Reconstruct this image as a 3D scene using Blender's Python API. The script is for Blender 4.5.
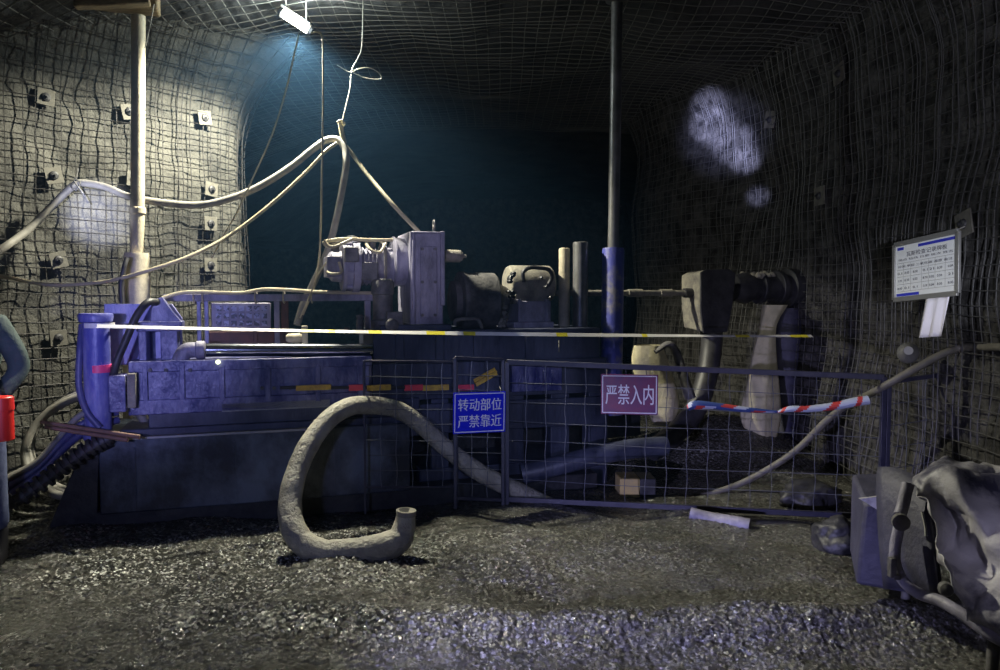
import bpy, bmesh, math, random
import numpy as np
from mathutils import Vector, Matrix, noise, Quaternion
random.seed(7)
PI = math.pi
SC = bpy.context.scene
COL = SC.collection
for o in list(bpy.data.objects):
    bpy.data.objects.remove(o)

# ------------------------------------------------------------------ camera
FPX = 760.0
PITCH = math.radians(3.0)
CAMZ = 1.6
cd = bpy.data.cameras.new('camera')
cam = bpy.data.objects.new('camera', cd)
COL.objects.link(cam)
cam.location = (0, 0, CAMZ)
cam.rotation_euler = (PI / 2 - PITCH, 0, 0)
cd.sensor_width = 36.0
cd.lens = 36.0 * FPX / 1000.0
cd.clip_end = 200
SC.camera = cam

# ------------------------------------------------------------------ world, exposure
w = bpy.data.worlds.new('mine_dark')
SC.world = w
w.use_nodes = True
w.node_tree.nodes['Background'].inputs[0].default_value = (0.25, 0.4, 1.0, 1)
w.node_tree.nodes['Background'].inputs[1].default_value = 0.012
SC.view_settings.view_transform = 'Standard'
SC.view_settings.look = 'None'
SC.view_settings.exposure = 0.0
SC.view_settings.gamma = 1.0
SC.view_settings.use_curve_mapping = False
SC.cycles.use_denoising = True
SC.cycles.max_bounces = 6
SC.cycles.volume_bounces = 0
SC.cycles.sample_clamp_indirect = 4.0

# miners' cap lamps shining in from around the camera, plus fill spots added for brightness
def cap_lamp(name, loc, target, angle, blend, power, color, size=0.03):  # also makes the added fill spots
    l = bpy.data.lights.new(name, 'SPOT')
    l.energy = power; l.color = color; l.spot_size = math.radians(angle); l.spot_blend = blend
    l.shadow_soft_size = size
    o = bpy.data.objects.new(name, l)
    COL.objects.link(o)
    o.location = loc
    d = Vector(target) - Vector(loc)
    o.rotation_euler = d.to_track_quat('-Z', 'Y').to_euler()
    return o

BLUE = (0.36, 0.40, 1.0)
cap_lamp('cap_lamp_broad', (-0.9, -0.3, 1.75), (-1.6, 5.6, 1.15), 58, 1.0, 150, (0.36, 0.44, 1.0), 0.12)
cap_lamp('cap_lamp_rear', (-1.4, -0.2, 1.65), (-2.62, 5.3, 1.30), 20, 1.0, 620, (0.40, 0.40, 1.0), 0.05)
cap_lamp('cap_lamp_motor', (-0.2, -0.3, 1.7), (-0.72, 5.9, 1.95), 13, 1.0, 420, (0.72, 0.66, 1.0), 0.05)
cap_lamp('cap_lamp_left', (-0.4, -0.4, 1.8), (-3.42, 6.55, 2.28), 5.0, 1.0, 14000, (0.70, 0.73, 1.0), 0.03)
for k, (tx, ty, tz, an) in enumerate(((2.36, 8.6, 3.72, 2.8), (2.40, 8.5, 3.48, 3.4), (2.52, 8.2, 3.22, 3.2), (2.60, 8.05, 3.02, 2.2), (2.68, 7.85, 2.62, 1.7))):
    cap_lamp('cap_lamp_right', (0.5, -0.4, 1.7), (tx, ty, tz), an, 1.0, (20000, 26000, 26000, 30000, 12000)[k], (0.58, 0.60, 1.0), 0.03)
cap_lamp('cap_lamp_right', (0.5, -0.4, 1.7), (2.46, 8.35, 3.35), 6.6, 1.0, 4500, (0.50, 0.53, 1.0), 0.05)
cap_lamp('fill_machine', (1.3, -0.2, 1.8), (2.15, 2.9, 0.55), 14, 1.0, 150, (0.72, 0.68, 1.0), 0.05)  # added spot with no fixture, brightens the tarpaulin
cap_lamp('cap_lamp_floor', (-1.3, 1.0, 0.55), (0.55, 3.62, 0.02), 44, 1.0, 800, (0.52, 0.50, 1.0), 0.03)
cap_lamp('fill_signs', (0.3, -0.2, 1.75), (0.15, 5.55, 0.75), 18, 1.0, 260, (0.50, 0.56, 1.0), 0.05)  # fill spot added to brighten the signs and fence
cap_lamp('fill_wall', (0.9, -0.5, 1.7), (3.1, 5.2, 2.5), 46, 1.0, 380, (0.80, 0.80, 1.0), 0.06)  # unseen fill added to lift the dark right wall
cap_lamp('fill_board', (0.9, -0.5, 1.7), (2.98, 5.2, 1.72), 9, 1.0, 1000, (0.85, 0.88, 1.0), 0.04)  # narrow spot added to brighten the notice board

# ------------------------------------------------------------------ helpers: pixels to points
CP, SP = math.cos(PITCH), math.sin(PITCH)
def P(px, py, Y):
    u = (px - 500) / FPX; v = (335 - py) / FPX
    d = (u, CP + v * SP, -SP + v * CP)
    k = Y / d[1]
    return Vector((d[0] * k, Y, CAMZ + d[2] * k))
def proj(p):
    x, y, z = p[0], p[1], p[2] - CAMZ
    f = y * CP - z * SP; up = y * SP + z * CP
    return (500 + FPX * x / f, 335 - FPX * up / f)

PHI = math.radians(18.0)
A0 = P(128, 517, 5.1)
RIG0 = Vector((A0.x, A0.y, 0))
UX = Vector((math.cos(PHI), math.sin(PHI), 0)); WY = Vector((-math.sin(PHI), math.cos(PHI), 0))
def R(px, py, w):
    """point in rig space (along, into depth, up) under a pixel, on the plane w behind the rig's front"""
    d = P(px, py, 1.0) - Vector((0, 0, CAMZ))
    o = RIG0 + WY * w
    n = WY
    t = (o.x * n.x + o.y * n.y) / (d.x * n.x + d.y * n.y)
    p = Vector((0, 0, CAMZ)) + d * t
    q = p - RIG0
    return Vector((q.dot(UX), q.dot(WY), p.z))
def RW(px, py, w):
    q = R(px, py, w)
    return RIG0 + UX * q.x + WY * q.y + Vector((0, 0, q.z))

def smooth(pts, per=8, closed=False):
    pts = [Vector(p) for p in pts]
    n = len(pts); out = []
    rng = range(n if closed else n - 1)
    for i in rng:
        if closed:
            p0, p1, p2, p3 = pts[(i - 1) % n], pts[i], pts[(i + 1) % n], pts[(i + 2) % n]
        else:
            p1, p2 = pts[i], pts[i + 1]
            p0 = pts[i - 1] if i > 0 else p1 * 2 - p2
            p3 = pts[i + 2] if i + 2 < n else p2 * 2 - p1
        for k in range(per):
            t = k / per
            out.append(0.5 * ((2 * p1) + (p2 - p0) * t + (2 * p0 - 5 * p1 + 4 * p2 - p3) * t * t + (3 * p1 - p0 - 3 * p2 + p3) * t ** 3))
    if not closed:
        out.append(pts[-1])
    return out

# ------------------------------------------------------------------ materials
M = {}
def mat(name, col, rough=0.6, metal=0.0, col2=None, scale=6.0, bump=0.0, bscale=30.0, emit=None, estr=0.0, detail=6.0, lo=0.35, hi=0.65, spec=0.5, stretch=None):
    m = bpy.data.materials.new(name); m.use_nodes = True
    nt = m.node_tree; b = nt.nodes['Principled BSDF']
    b.inputs['Base Color'].default_value = (*col, 1); b.inputs['Roughness'].default_value = rough
    b.inputs['Metallic'].default_value = metal; b.inputs['Specular IOR Level'].default_value = spec
    tc = nt.nodes.new('ShaderNodeTexCoord'); vec = tc.outputs['Object']
    if stretch:
        mp = nt.nodes.new('ShaderNodeMapping'); mp.inputs['Scale'].default_value = stretch
        nt.links.new(vec, mp.inputs['Vector']); vec = mp.outputs['Vector']
    if col2:
        n = nt.nodes.new('ShaderNodeTexNoise'); n.inputs['Scale'].default_value = scale; n.inputs['Detail'].default_value = detail
        n.inputs['Roughness'].default_value = 0.65
        nt.links.new(vec, n.inputs['Vector'])
        r = nt.nodes.new('ShaderNodeValToRGB')
        r.color_ramp.elements[0].position = lo; r.color_ramp.elements[0].color = (*col, 1)
        r.color_ramp.elements[1].position = hi; r.color_ramp.elements[1].color = (*col2, 1)
        nt.links.new(n.outputs['Fac'], r.inputs['Fac']); nt.links.new(r.outputs['Color'], b.inputs['Base Color'])
    if bump:
        n2 = nt.nodes.new('ShaderNodeTexNoise'); n2.inputs['Scale'].default_value = bscale; n2.inputs['Detail'].default_value = 8
        n2.inputs['Roughness'].default_value = 0.6
        nt.links.new(vec, n2.inputs['Vector'])
        bp = nt.nodes.new('ShaderNodeBump'); bp.inputs['Strength'].default_value = bump; bp.inputs['Distance'].default_value = 0.03
        nt.links.new(n2.outputs['Fac'], bp.inputs['Height']); nt.links.new(bp.outputs['Normal'], b.inputs['Normal'])
    if emit:
        b.inputs['Emission Color'].default_value = (*emit, 1); b.inputs['Emission Strength'].default_value = estr
    M[name] = m
    return m
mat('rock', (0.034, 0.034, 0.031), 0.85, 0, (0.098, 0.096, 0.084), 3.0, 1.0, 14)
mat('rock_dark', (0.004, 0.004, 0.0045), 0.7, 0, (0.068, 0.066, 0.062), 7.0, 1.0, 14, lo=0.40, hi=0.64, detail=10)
mat('coal_roof', (0.018, 0.02, 0.022), 0.8, 0, (0.06, 0.06, 0.06), 2.0, 0.8, 10)
mat('wire', (0.022, 0.02, 0.019), 0.6, 0.2)
mat('wire_roof', (0.12, 0.12, 0.11), 0.6, 0.2)
mat('wire_right', (0.075, 0.075, 0.075), 0.5, 0.3)
mat('bolt_plate', (0.13, 0.125, 0.105), 0.8, 0, (0.08, 0.075, 0.065), 14)
mat('wire_fence', (0.13, 0.14, 0.17), 0.45, 0.4)
mat('fence_frame', (0.028, 0.03, 0.055), 0.45, 0.2, (0.055, 0.055, 0.08), 9)
mat('paint_blue', (0.035, 0.04, 0.15), 0.32, 0.0, (0.22, 0.22, 0.38), 6, 0.45, 14, lo=0.42, hi=0.64, stretch=(1, 1, 0.5))
mat('paint_bright', (0.09, 0.10, 0.38), 0.35, 0.0, (0.28, 0.28, 0.52), 6, 0.25, 14, lo=0.42, hi=0.62, stretch=(1, 1, 0.35))
mat('paint_dark', (0.018, 0.022, 0.045), 0.45, 0.0, (0.075, 0.085, 0.13), 3.5, 0.2, 18, stretch=(1, 1, 0.35))
mat('skid_paint', (0.014, 0.02, 0.036), 0.38, 0.0, (0.12, 0.15, 0.21), 1.7, 0.15, 18, lo=0.44, hi=0.64, stretch=(1.2, 1, 0.9))
mat('lilac_grey', (0.28, 0.27, 0.35), 0.5, 0.0, (0.12, 0.115, 0.15), 6, 0.4, 18, lo=0.4, hi=0.66, stretch=(1, 1, 0.5))
mat('dust_grey', (0.30, 0.28, 0.22), 0.75, 0.0, (0.13, 0.12, 0.11), 8, 0.3, 30)
mat('dusty_steel', (0.16, 0.155, 0.15), 0.6, 0.2, (0.06, 0.06, 0.065), 8, 0.3, 30)
mat('black_steel', (0.015, 0.016, 0.02), 0.5, 0.1, (0.045, 0.045, 0.05), 8, 0.2, 25)
mat('shiny_steel', (0.45, 0.46, 0.50), 0.18, 1.0)
mat('prop_pale', (0.58, 0.52, 0.37), 0.6, 0.0, (0.38, 0.34, 0.25), 7, 0.15, 40)
mat('prop_grey', (0.24, 0.24, 0.25), 0.4, 0.5, (0.13, 0.13, 0.13), 6, 0.1, 40)
mat('prop_blue', (0.06, 0.07, 0.34), 0.45, 0.0, (0.22, 0.21, 0.26), 5, 0.2, 40, lo=0.5, hi=0.62)
mat('wood', (0.30, 0.23, 0.13), 0.75, 0.0, (0.16, 0.12, 0.07), 5, 0.3, 30, stretch=(1, 8, 8))
mat('cable_pale', (0.50, 0.45, 0.30), 0.6, 0.0, (0.36, 0.32, 0.22), 9)
mat('cable_grey', (0.30, 0.29, 0.26), 0.6, 0.0, (0.20, 0.19, 0.17), 9)
mat('wire_thin', (0.35, 0.34, 0.30), 0.5, 0.3)
mat('hose_dark', (0.16, 0.15, 0.125), 0.6, 0.0, (0.10, 0.095, 0.08), 9)
mat('hose_mud', (0.42, 0.40, 0.33), 0.55, 0.0, (0.22, 0.21, 0.18), 5, 0.8, 30)
mat('hose_blue', (0.05, 0.06, 0.19), 0.45, 0.0, (0.12, 0.12, 0.25), 10)
mat('rubber', (0.02, 0.02, 0.026), 0.5, 0.0, (0.05, 0.05, 0.055), 10)
mat('hole', (0.004, 0.004, 0.005), 0.9)
mat('tape_white', (0.75, 0.74, 0.72), 0.5)
mat('tape_yellow', (0.80, 0.70, 0.05), 0.5)
mat('band_yellow', (0.75, 0.48, 0.05), 0.45, 0, (0.45, 0.28, 0.05), 25)
mat('band_red', (0.80, 0.06, 0.09), 0.45)
mat('band_black', (0.02, 0.02, 0.025), 0.6)
mat('pink', (0.85, 0.07, 0.22), 0.45)
mat('sign_blue', (0.004, 0.012, 0.70), 0.35)
mat('sign_red', (0.22, 0.03, 0.09), 0.4, 0, (0.12, 0.03, 0.12), 8)
mat('sign_white', (0.85, 0.85, 0.88), 0.4)
mat('board_white', (0.72, 0.74, 0.74), 0.35)
mat('board_ink', (0.03, 0.03, 0.05), 0.6)
mat('board_blue', (0.03, 0.04, 0.45), 0.5)
mat('alu', (0.30, 0.30, 0.29), 0.45, 0.6)
mat('paper', (0.72, 0.70, 0.80), 0.8)
mat('cloth_pale', (0.62, 0.56, 0.36), 0.85, 0, (0.42, 0.39, 0.25), 6, 0.35, 20)
mat('cloth_dark', (0.022, 0.022, 0.045), 0.6, 0, (0.05, 0.05, 0.085), 5, 0.3, 20)
mat('tarp', (0.42, 0.41, 0.43), 0.5, 0, (0.05, 0.05, 0.085), 2.2, 0.3, 14, lo=0.44, hi=0.56)
mat('stripe_white', (0.36, 0.40, 0.55), 0.6)
mat('stripe_blue', (0.03, 0.06, 0.22), 0.6)
mat('stripe_red', (0.42, 0.04, 0.04), 0.6)
mat('rust_wood', (0.28, 0.16, 0.12), 0.7, 0, (0.14, 0.09, 0.07), 8)
mat('box_yellow', (0.55, 0.42, 0.15), 0.7, 0, (0.35, 0.3, 0.16), 6)
mat('jacket', (0.035, 0.06, 0.058), 0.8, 0, (0.07, 0.10, 0.095), 6, 0.3, 20)
mat('trousers', (0.06, 0.08, 0.18), 0.8, 0, (0.10, 0.12, 0.22), 6, 0.3, 20)
mat('boot', (0.015, 0.015, 0.018), 0.4)
mat('skin', (0.42, 0.26, 0.19), 0.55)
mat('hair', (0.015, 0.013, 0.012), 0.6)
mat('red_plastic', (0.75, 0.03, 0.02), 0.4)
mat('helmet', (0.70, 0.12, 0.05), 0.3)
mat('lamp_glow', (1, 1, 1), 0.5, emit=(1.0, 0.93, 0.68), estr=60)
mat('led', (1, 1, 1), 0.5, emit=(0.9, 1.0, 0.5), estr=3)
mat('grille', (0.30, 0.32, 0.45), 0.5, 0.2, (0.08, 0.09, 0.11), 30, 0.2, 40, lo=0.48, hi=0.52)
mat('red_oxide', (0.16, 0.07, 0.055), 0.7, 0, (0.08, 0.05, 0.045), 8)

def ground_mat():
    m = bpy.data.materials.new('wet_coal_mud'); m.use_nodes = True; nt = m.node_tree; b = nt.nodes['Principled BSDF']
    L = nt.links
    tc = nt.nodes.new('ShaderNodeTexCoord')
    def nz(scale, det=6, rough=0.6):
        n = nt.nodes.new('ShaderNodeTexNoise'); n.inputs['Scale'].default_value = scale; n.inputs['Detail'].default_value = det
        n.inputs['Roughness'].default_value = rough; L.new(tc.outputs['Object'], n.inputs['Vector']); return n
    n1 = nz(1.3, 5); r1 = nt.nodes.new('ShaderNodeValToRGB')
    r1.color_ramp.elements[0].position = 0.35; r1.color_ramp.elements[0].color = (0.030, 0.031, 0.026, 1)
    r1.color_ramp.elements[1].position = 0.7; r1.color_ramp.elements[1].color = (0.085, 0.084, 0.070, 1)
    L.new(n1.outputs['Fac'], r1.inputs['Fac'])
    n2 = nz(9, 4); r2 = nt.nodes.new('ShaderNodeMapRange'); r2.inputs['From Min'].default_value = 0.3; r2.inputs['From Max'].default_value = 0.7
    r2.inputs['To Min'].default_value = 0.1; r2.inputs['To Max'].default_value = 0.34
    L.new(n2.outputs['Fac'], r2.inputs['Value']); L.new(r2.outputs['Result'], b.inputs['Roughness'])
    n3 = nz(45, 8, 0.7); v = nt.nodes.new('ShaderNodeTexVoronoi'); v.inputs['Scale'].default_value = 38
    L.new(tc.outputs['Object'], v.inputs['Vector'])
    ad = nt.nodes.new('ShaderNodeMath'); ad.operation = 'SUBTRACT'; L.new(n3.outputs['Fac'], ad.inputs[0]); L.new(v.outputs['Distance'], ad.inputs[1])
    bp = nt.nodes.new('ShaderNodeBump'); bp.inputs['Strength'].default_value = 0.8; bp.inputs['Distance'].default_value = 0.03
    L.new(ad.outputs[0], bp.inputs['Height'])
    # wet flakes: every small cell is a facet with its own tilt
    vf = nt.nodes.new('ShaderNodeTexVoronoi'); vf.inputs['Scale'].default_value = 74; L.new(tc.outputs['Object'], vf.inputs['Vector'])
    # scattered pale stone chips between the coal grains, also painting in lamp-lit brightness
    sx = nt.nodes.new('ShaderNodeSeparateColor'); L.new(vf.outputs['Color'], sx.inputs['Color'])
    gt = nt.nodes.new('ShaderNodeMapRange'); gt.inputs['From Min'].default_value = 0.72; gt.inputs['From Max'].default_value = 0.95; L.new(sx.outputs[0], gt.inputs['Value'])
    # where the chips lie: a patch before the skid, a ridge along the tyre track, thin elsewhere; their pale colour also paints in lamp-lit brightness
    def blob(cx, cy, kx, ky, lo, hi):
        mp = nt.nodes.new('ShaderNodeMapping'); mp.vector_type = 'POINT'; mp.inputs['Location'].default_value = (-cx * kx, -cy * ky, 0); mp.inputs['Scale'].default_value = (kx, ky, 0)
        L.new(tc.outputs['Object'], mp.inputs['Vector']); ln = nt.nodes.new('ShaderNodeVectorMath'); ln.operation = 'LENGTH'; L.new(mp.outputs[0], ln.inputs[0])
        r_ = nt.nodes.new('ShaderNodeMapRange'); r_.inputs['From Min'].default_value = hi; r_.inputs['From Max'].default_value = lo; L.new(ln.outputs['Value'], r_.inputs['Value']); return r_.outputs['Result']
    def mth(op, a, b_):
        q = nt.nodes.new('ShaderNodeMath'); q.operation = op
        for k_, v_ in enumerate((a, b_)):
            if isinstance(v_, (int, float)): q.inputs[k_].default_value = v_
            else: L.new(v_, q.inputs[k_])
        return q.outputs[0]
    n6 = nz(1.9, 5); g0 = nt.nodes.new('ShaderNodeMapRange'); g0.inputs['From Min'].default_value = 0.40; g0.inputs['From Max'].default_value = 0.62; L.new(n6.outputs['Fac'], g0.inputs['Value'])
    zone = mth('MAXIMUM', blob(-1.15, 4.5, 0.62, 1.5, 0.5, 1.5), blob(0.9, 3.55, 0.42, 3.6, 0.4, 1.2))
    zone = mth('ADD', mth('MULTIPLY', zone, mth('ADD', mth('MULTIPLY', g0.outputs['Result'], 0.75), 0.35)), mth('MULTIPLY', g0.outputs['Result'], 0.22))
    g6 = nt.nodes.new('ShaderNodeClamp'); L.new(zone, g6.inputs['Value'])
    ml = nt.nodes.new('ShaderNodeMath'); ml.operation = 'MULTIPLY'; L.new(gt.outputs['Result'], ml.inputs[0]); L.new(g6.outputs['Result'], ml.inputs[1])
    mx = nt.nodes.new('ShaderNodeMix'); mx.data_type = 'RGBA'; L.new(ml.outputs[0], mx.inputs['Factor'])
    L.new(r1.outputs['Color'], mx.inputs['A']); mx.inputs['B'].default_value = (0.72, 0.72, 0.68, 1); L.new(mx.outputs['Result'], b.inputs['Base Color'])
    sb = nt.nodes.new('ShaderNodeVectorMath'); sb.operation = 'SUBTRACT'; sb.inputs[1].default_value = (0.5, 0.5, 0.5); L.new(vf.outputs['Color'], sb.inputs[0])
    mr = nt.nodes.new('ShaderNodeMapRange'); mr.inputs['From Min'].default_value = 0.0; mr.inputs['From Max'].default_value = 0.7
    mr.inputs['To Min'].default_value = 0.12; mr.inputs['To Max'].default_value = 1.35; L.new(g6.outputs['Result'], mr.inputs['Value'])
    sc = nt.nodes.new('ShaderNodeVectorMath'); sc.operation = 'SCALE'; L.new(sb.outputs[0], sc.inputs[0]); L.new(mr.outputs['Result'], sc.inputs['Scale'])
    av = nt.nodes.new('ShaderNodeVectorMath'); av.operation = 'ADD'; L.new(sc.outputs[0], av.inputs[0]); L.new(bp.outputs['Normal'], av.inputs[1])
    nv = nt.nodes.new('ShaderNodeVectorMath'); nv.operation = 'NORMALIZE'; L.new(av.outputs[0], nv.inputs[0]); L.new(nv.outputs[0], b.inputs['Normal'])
    b.inputs['Specular IOR Level'].default_value = 1.0
    M['ground'] = m
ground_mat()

# ------------------------------------------------------------------ helpers: mesh building
class MB:
    def __init__(s): s.v = []; s.f = []; s.mi = []; s.X = Matrix.Identity(4)
    def add(s, vs, fs, mi=0):
        k = len(s.v)
        s.v += [s.X @ Vector(v) for v in vs]
        s.f += [tuple(i + k for i in f) for f in fs]; s.mi += [mi] * len(fs)
    def box(s, a, b, mi=0):
        x0, x1 = sorted((a[0], b[0])); y0, y1 = sorted((a[1], b[1])); z0, z1 = sorted((a[2], b[2]))
        s.add([(x0, y0, z0), (x1, y0, z0), (x1, y1, z0), (x0, y1, z0), (x0, y0, z1), (x1, y0, z1), (x1, y1, z1), (x0, y1, z1)],
              [(0, 3, 2, 1), (4, 5, 6, 7), (0, 1, 5, 4), (1, 2, 6, 5), (2, 3, 7, 6), (3, 0, 4, 7)], mi)
    def hexa(s, bot, top, mi=0):
        s.add(list(bot) + list(top), [(0, 3, 2, 1), (4, 5, 6, 7), (0, 1, 5, 4), (1, 2, 6, 5), (2, 3, 7, 6), (3, 0, 4, 7)], mi)
    def beam(s, p, q, wd, ht, mi=0, up=(0, 0, 1)):
        p, q = Vector(p), Vector(q); d = (q - p).normalized(); u = Vector(up)
        x = d.cross(u)
        if x.length < 1e-4: x = d.cross(Vector((0, 1, 0)))
        x.normalize(); y = x.cross(d).normalized()
        c = lambda o, a, b: o + x * a * wd / 2 + y * b * ht / 2
        s.hexa([c(p, -1, -1), c(p, 1, -1), c(p, 1, 1), c(p, -1, 1)], [c(q, -1, -1), c(q, 1, -1), c(q, 1, 1), c(q, -1, 1)], mi)
    def tube(s, pts, r, n=10, mi=0, caps=True, closed=False, flat=1.0, mfun=None):
        pts = [Vector(p) for p in pts]; N = len(pts)
        rr = r if isinstance(r, (list, tuple)) else [r] * N
        T = []
        for i in range(N):
            a = pts[(i - 1) % N] if (i > 0 or closed) else pts[i]; b = pts[(i + 1) % N] if (i < N - 1 or closed) else pts[i]
            t = b - a
            T.append(t.normalized() if t.length > 1e-9 else Vector((0, 0, 1)))
        ref = Vector((0, 0, 1)) if abs(T[0].z) < 0.9 else Vector((1, 0, 0))
        nx = T[0].cross(ref).normalized(); vs = []
        for i in range(N):
            if i > 0:
                q = T[i - 1].rotation_difference(T[i]); nx = (q @ nx); nx = (nx - T[i] * nx.dot(T[i])).normalized()
            ny = T[i].cross(nx)
            for k in range(n):
                a = 2 * PI * k / n
                vs.append(pts[i] + nx * math.cos(a) * rr[i] + ny * math.sin(a) * rr[i] * flat)
        fs = []; k0 = len(s.f)
        for i in range(N if closed else N - 1):
            j = (i + 1) % N
            for k in range(n):
                fs.append((i * n + k, i * n + (k + 1) % n, j * n + (k + 1) % n, j * n + k))
        nm = len(fs)
        if caps and not closed:
            fs.append(tuple(range(n - 1, -1, -1))); fs.append(tuple((N - 1) * n + k for k in range(n)))
        s.add(vs, fs, mi)
        if mfun:
            for i in range(N - 1):
                for k in range(n): s.mi[k0 + i * n + k] = mfun(i, k)
    def cyl(s, p, q, r, r2=None, n=20, mi=0, caps=True):
        s.tube([p, q], [r, r if r2 is None else r2], n, mi, caps)
    def lathe(s, p, axis, prof, n=24, mi=0):
        """prof: (distance along axis, radius)"""
        p = Vector(p); d = Vector(axis).normalized()
        ref = Vector((0, 0, 1)) if abs(d.z) < 0.9 else Vector((1, 0, 0))
        x = d.cross(ref).normalized(); y = d.cross(x); vs = []; fs = []
        for (t, r) in prof:
            for k in range(n):
                a = 2 * PI * k / n; vs.append(p + d * t + x * math.cos(a) * r + y * math.sin(a) * r)
        for i in range(len(prof) - 1):
            for k in range(n):
                fs.append((i * n + k, i * n + (k + 1) % n, (i + 1) * n + (k + 1) % n, (i + 1) * n + k))
        fs.append(tuple(range(n - 1, -1, -1))); m = len(prof) - 1
        fs.append(tuple(m * n + k for k in range(n)))
        s.add(vs, fs, mi)
    def grid(s, rows, mi=0):
        h = len(rows); wd = len(rows[0]); vs = [p for r in rows for p in r]
        s.add(vs, [(i * wd + j, i * wd + j + 1, (i + 1) * wd + j + 1, (i + 1) * wd + j) for i in range(h - 1) for j in range(wd - 1)], mi)
    def prism(s, poly, off, mi=0):
        """poly: points of one face, off: extrusion vector"""
        n = len(poly); off = Vector(off); a = [Vector(p) for p in poly]; b = [p + off for p in a]
        s.add(a + b, [tuple(range(n))[::-1], tuple(range(n, 2 * n))] + [(i, (i + 1) % n, n + (i + 1) % n, n + i) for i in range(n)], mi)
    def text(s, body, origin, ex, ey, size, mi=0, bold=0.0, depth=0.0015):
        c = bpy.data.curves.new('lettering', 'FONT'); c.body = body; c.size = 1.0; c.align_x = 'CENTER'; c.align_y = 'CENTER'; c.offset = bold
        o = bpy.data.objects.new('lettering', c); COL.objects.link(o)
        dg = bpy.context.evaluated_depsgraph_get(); me = bpy.data.meshes.new_from_object(o.evaluated_get(dg))
        ex = Vector(ex).normalized(); ey = Vector(ey).normalized(); ez = ex.cross(ey); og = Vector(origin)
        xs = [v.co.x for v in me.vertices]; ys = [v.co.y for v in me.vertices]
        if xs:
            cx = (min(xs) + max(xs)) / 2; cy = (min(ys) + max(ys)) / 2; wd = max(xs) - min(xs); ht = max(ys) - min(ys)
            kx = size[0] / wd; ky = size[1] / ht
            s.add([og + ex * (v.co.x - cx) * kx + ey * (v.co.y - cy) * ky + ez * depth for v in me.vertices], [tuple(p.vertices) for p in me.polygons], mi)
        bpy.data.objects.remove(o); bpy.data.curves.remove(c); bpy.data.meshes.remove(me)
    def build(s, name, mats, parent=None, smooth=True, bevel=0.0, sub=0, solid=0.0, fix=True):
        me = bpy.data.meshes.new(name); me.from_pydata([tuple(v) for v in s.v], [], s.f); me.update()
        if not isinstance(mats, (list, tuple)): mats = [mats]
        for m in mats: me.materials.append(M[m])
        me.polygons.foreach_set('material_index', s.mi)
        if fix:
            bm = bmesh.new(); bm.from_mesh(me); bmesh.ops.recalc_face_normals(bm, faces=bm.faces); bm.to_mesh(me); bm.free()
        if smooth:
            me.polygons.foreach_set('use_smooth', [True] * len(me.polygons))
            try: me.set_sharp_from_angle(angle=math.radians(40))
            except Exception: pass
        o = bpy.data.objects.new(name, me); COL.objects.link(o)
        if parent is not None: o.parent = parent
        if solid:
            md = o.modifiers.new('thick', 'SOLIDIFY'); md.thickness = solid; md.offset = 0
        if bevel:
            md = o.modifiers.new('edge', 'BEVEL'); md.width = bevel; md.segments = 2; md.limit_method = 'ANGLE'; md.angle_limit = math.radians(50)
        if sub:
            md = o.modifiers.new('sub', 'SUBSURF'); md.levels = sub; md.render_levels = sub
        return o

def tag(o, label=None, cat=None, group=None, kind=None):
    if label: o['label'] = label
    if cat: o['category'] = cat
    if group: o['group'] = group
    if kind: o['kind'] = kind
    return o
def thing(name, loc, label, cat, rz=0.0, group=None):
    o = bpy.data.objects.new(name, None); COL.objects.link(o); o.empty_display_size = 0.1
    o.location = loc; o.rotation_euler = (0, 0, rz)
    return tag(o, label, cat, group)
def part(mb, name, mats, root, world=True, **k):
    """mesh given in world coordinates parented under an unrotated root"""
    if world:
        L = root.location
        mb.v = [v - L for v in mb.v]
    return mb.build(name, mats, root, **k)

# ------------------------------------------------------------------ setting
def fn(x, y, z, sc, sd=0.0):
    return noise.noise(Vector((x * sc + sd, y * sc - sd, z * sc + 2 * sd)))
def path_fn(pts):
    sm = smooth([Vector((p[0], p[1], 0)) for p in pts], 24)
    ds = [0.0]
    for a, b in zip(sm, sm[1:]): ds.append(ds[-1] + (b - a).length)
    xs = np.array([p.x for p in sm]); ys = np.array([p.y for p in sm]); ds = np.array(ds)
    def at(t):
        return float(np.interp(t, ds, xs)), float(np.interp(t, ds, ys))
    return at, float(ds[-1])
def wall_fn(at, side, top, seed, lean=0.35, amp=1.0):
    def pos(t, z, off=0.0, fine=True):
        x, y = at(t); x2, y2 = at(t + 0.05); x1, y1 = at(t - 0.05)
        dx, dy = x2 - x1, y2 - y1; l = math.hypot(dx, dy) or 1
        nx, ny = (dy / l * side, -dx / l * side)
        h = amp * (0.13 * fn(x, y, z, 0.7, seed) + 0.06 * fn(x, y, z, 1.9, seed))
        if fine: h += 0.035 * fn(x, y, z, 5.0, seed) + 0.02 * fn(x, y, z, 11.0, seed)
        q = max(0.0, z - (top - 0.9)); h += lean * q * q
        h += off
        return Vector((x + nx * h, y + ny * h, z))
    return pos
def make_wall(name, pos, t0, t1, dt, z0, z1, dz, m):
    mb = MB(); T = np.arange(t0, t1 + dt / 2, dt); Z = np.arange(z0, z1 + dz / 2, dz)
    mb.grid([[pos(t, z) for t in T] for z in Z])
    o = mb.build(name, m, fix=False); tag(o, kind='structure'); return o
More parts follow.
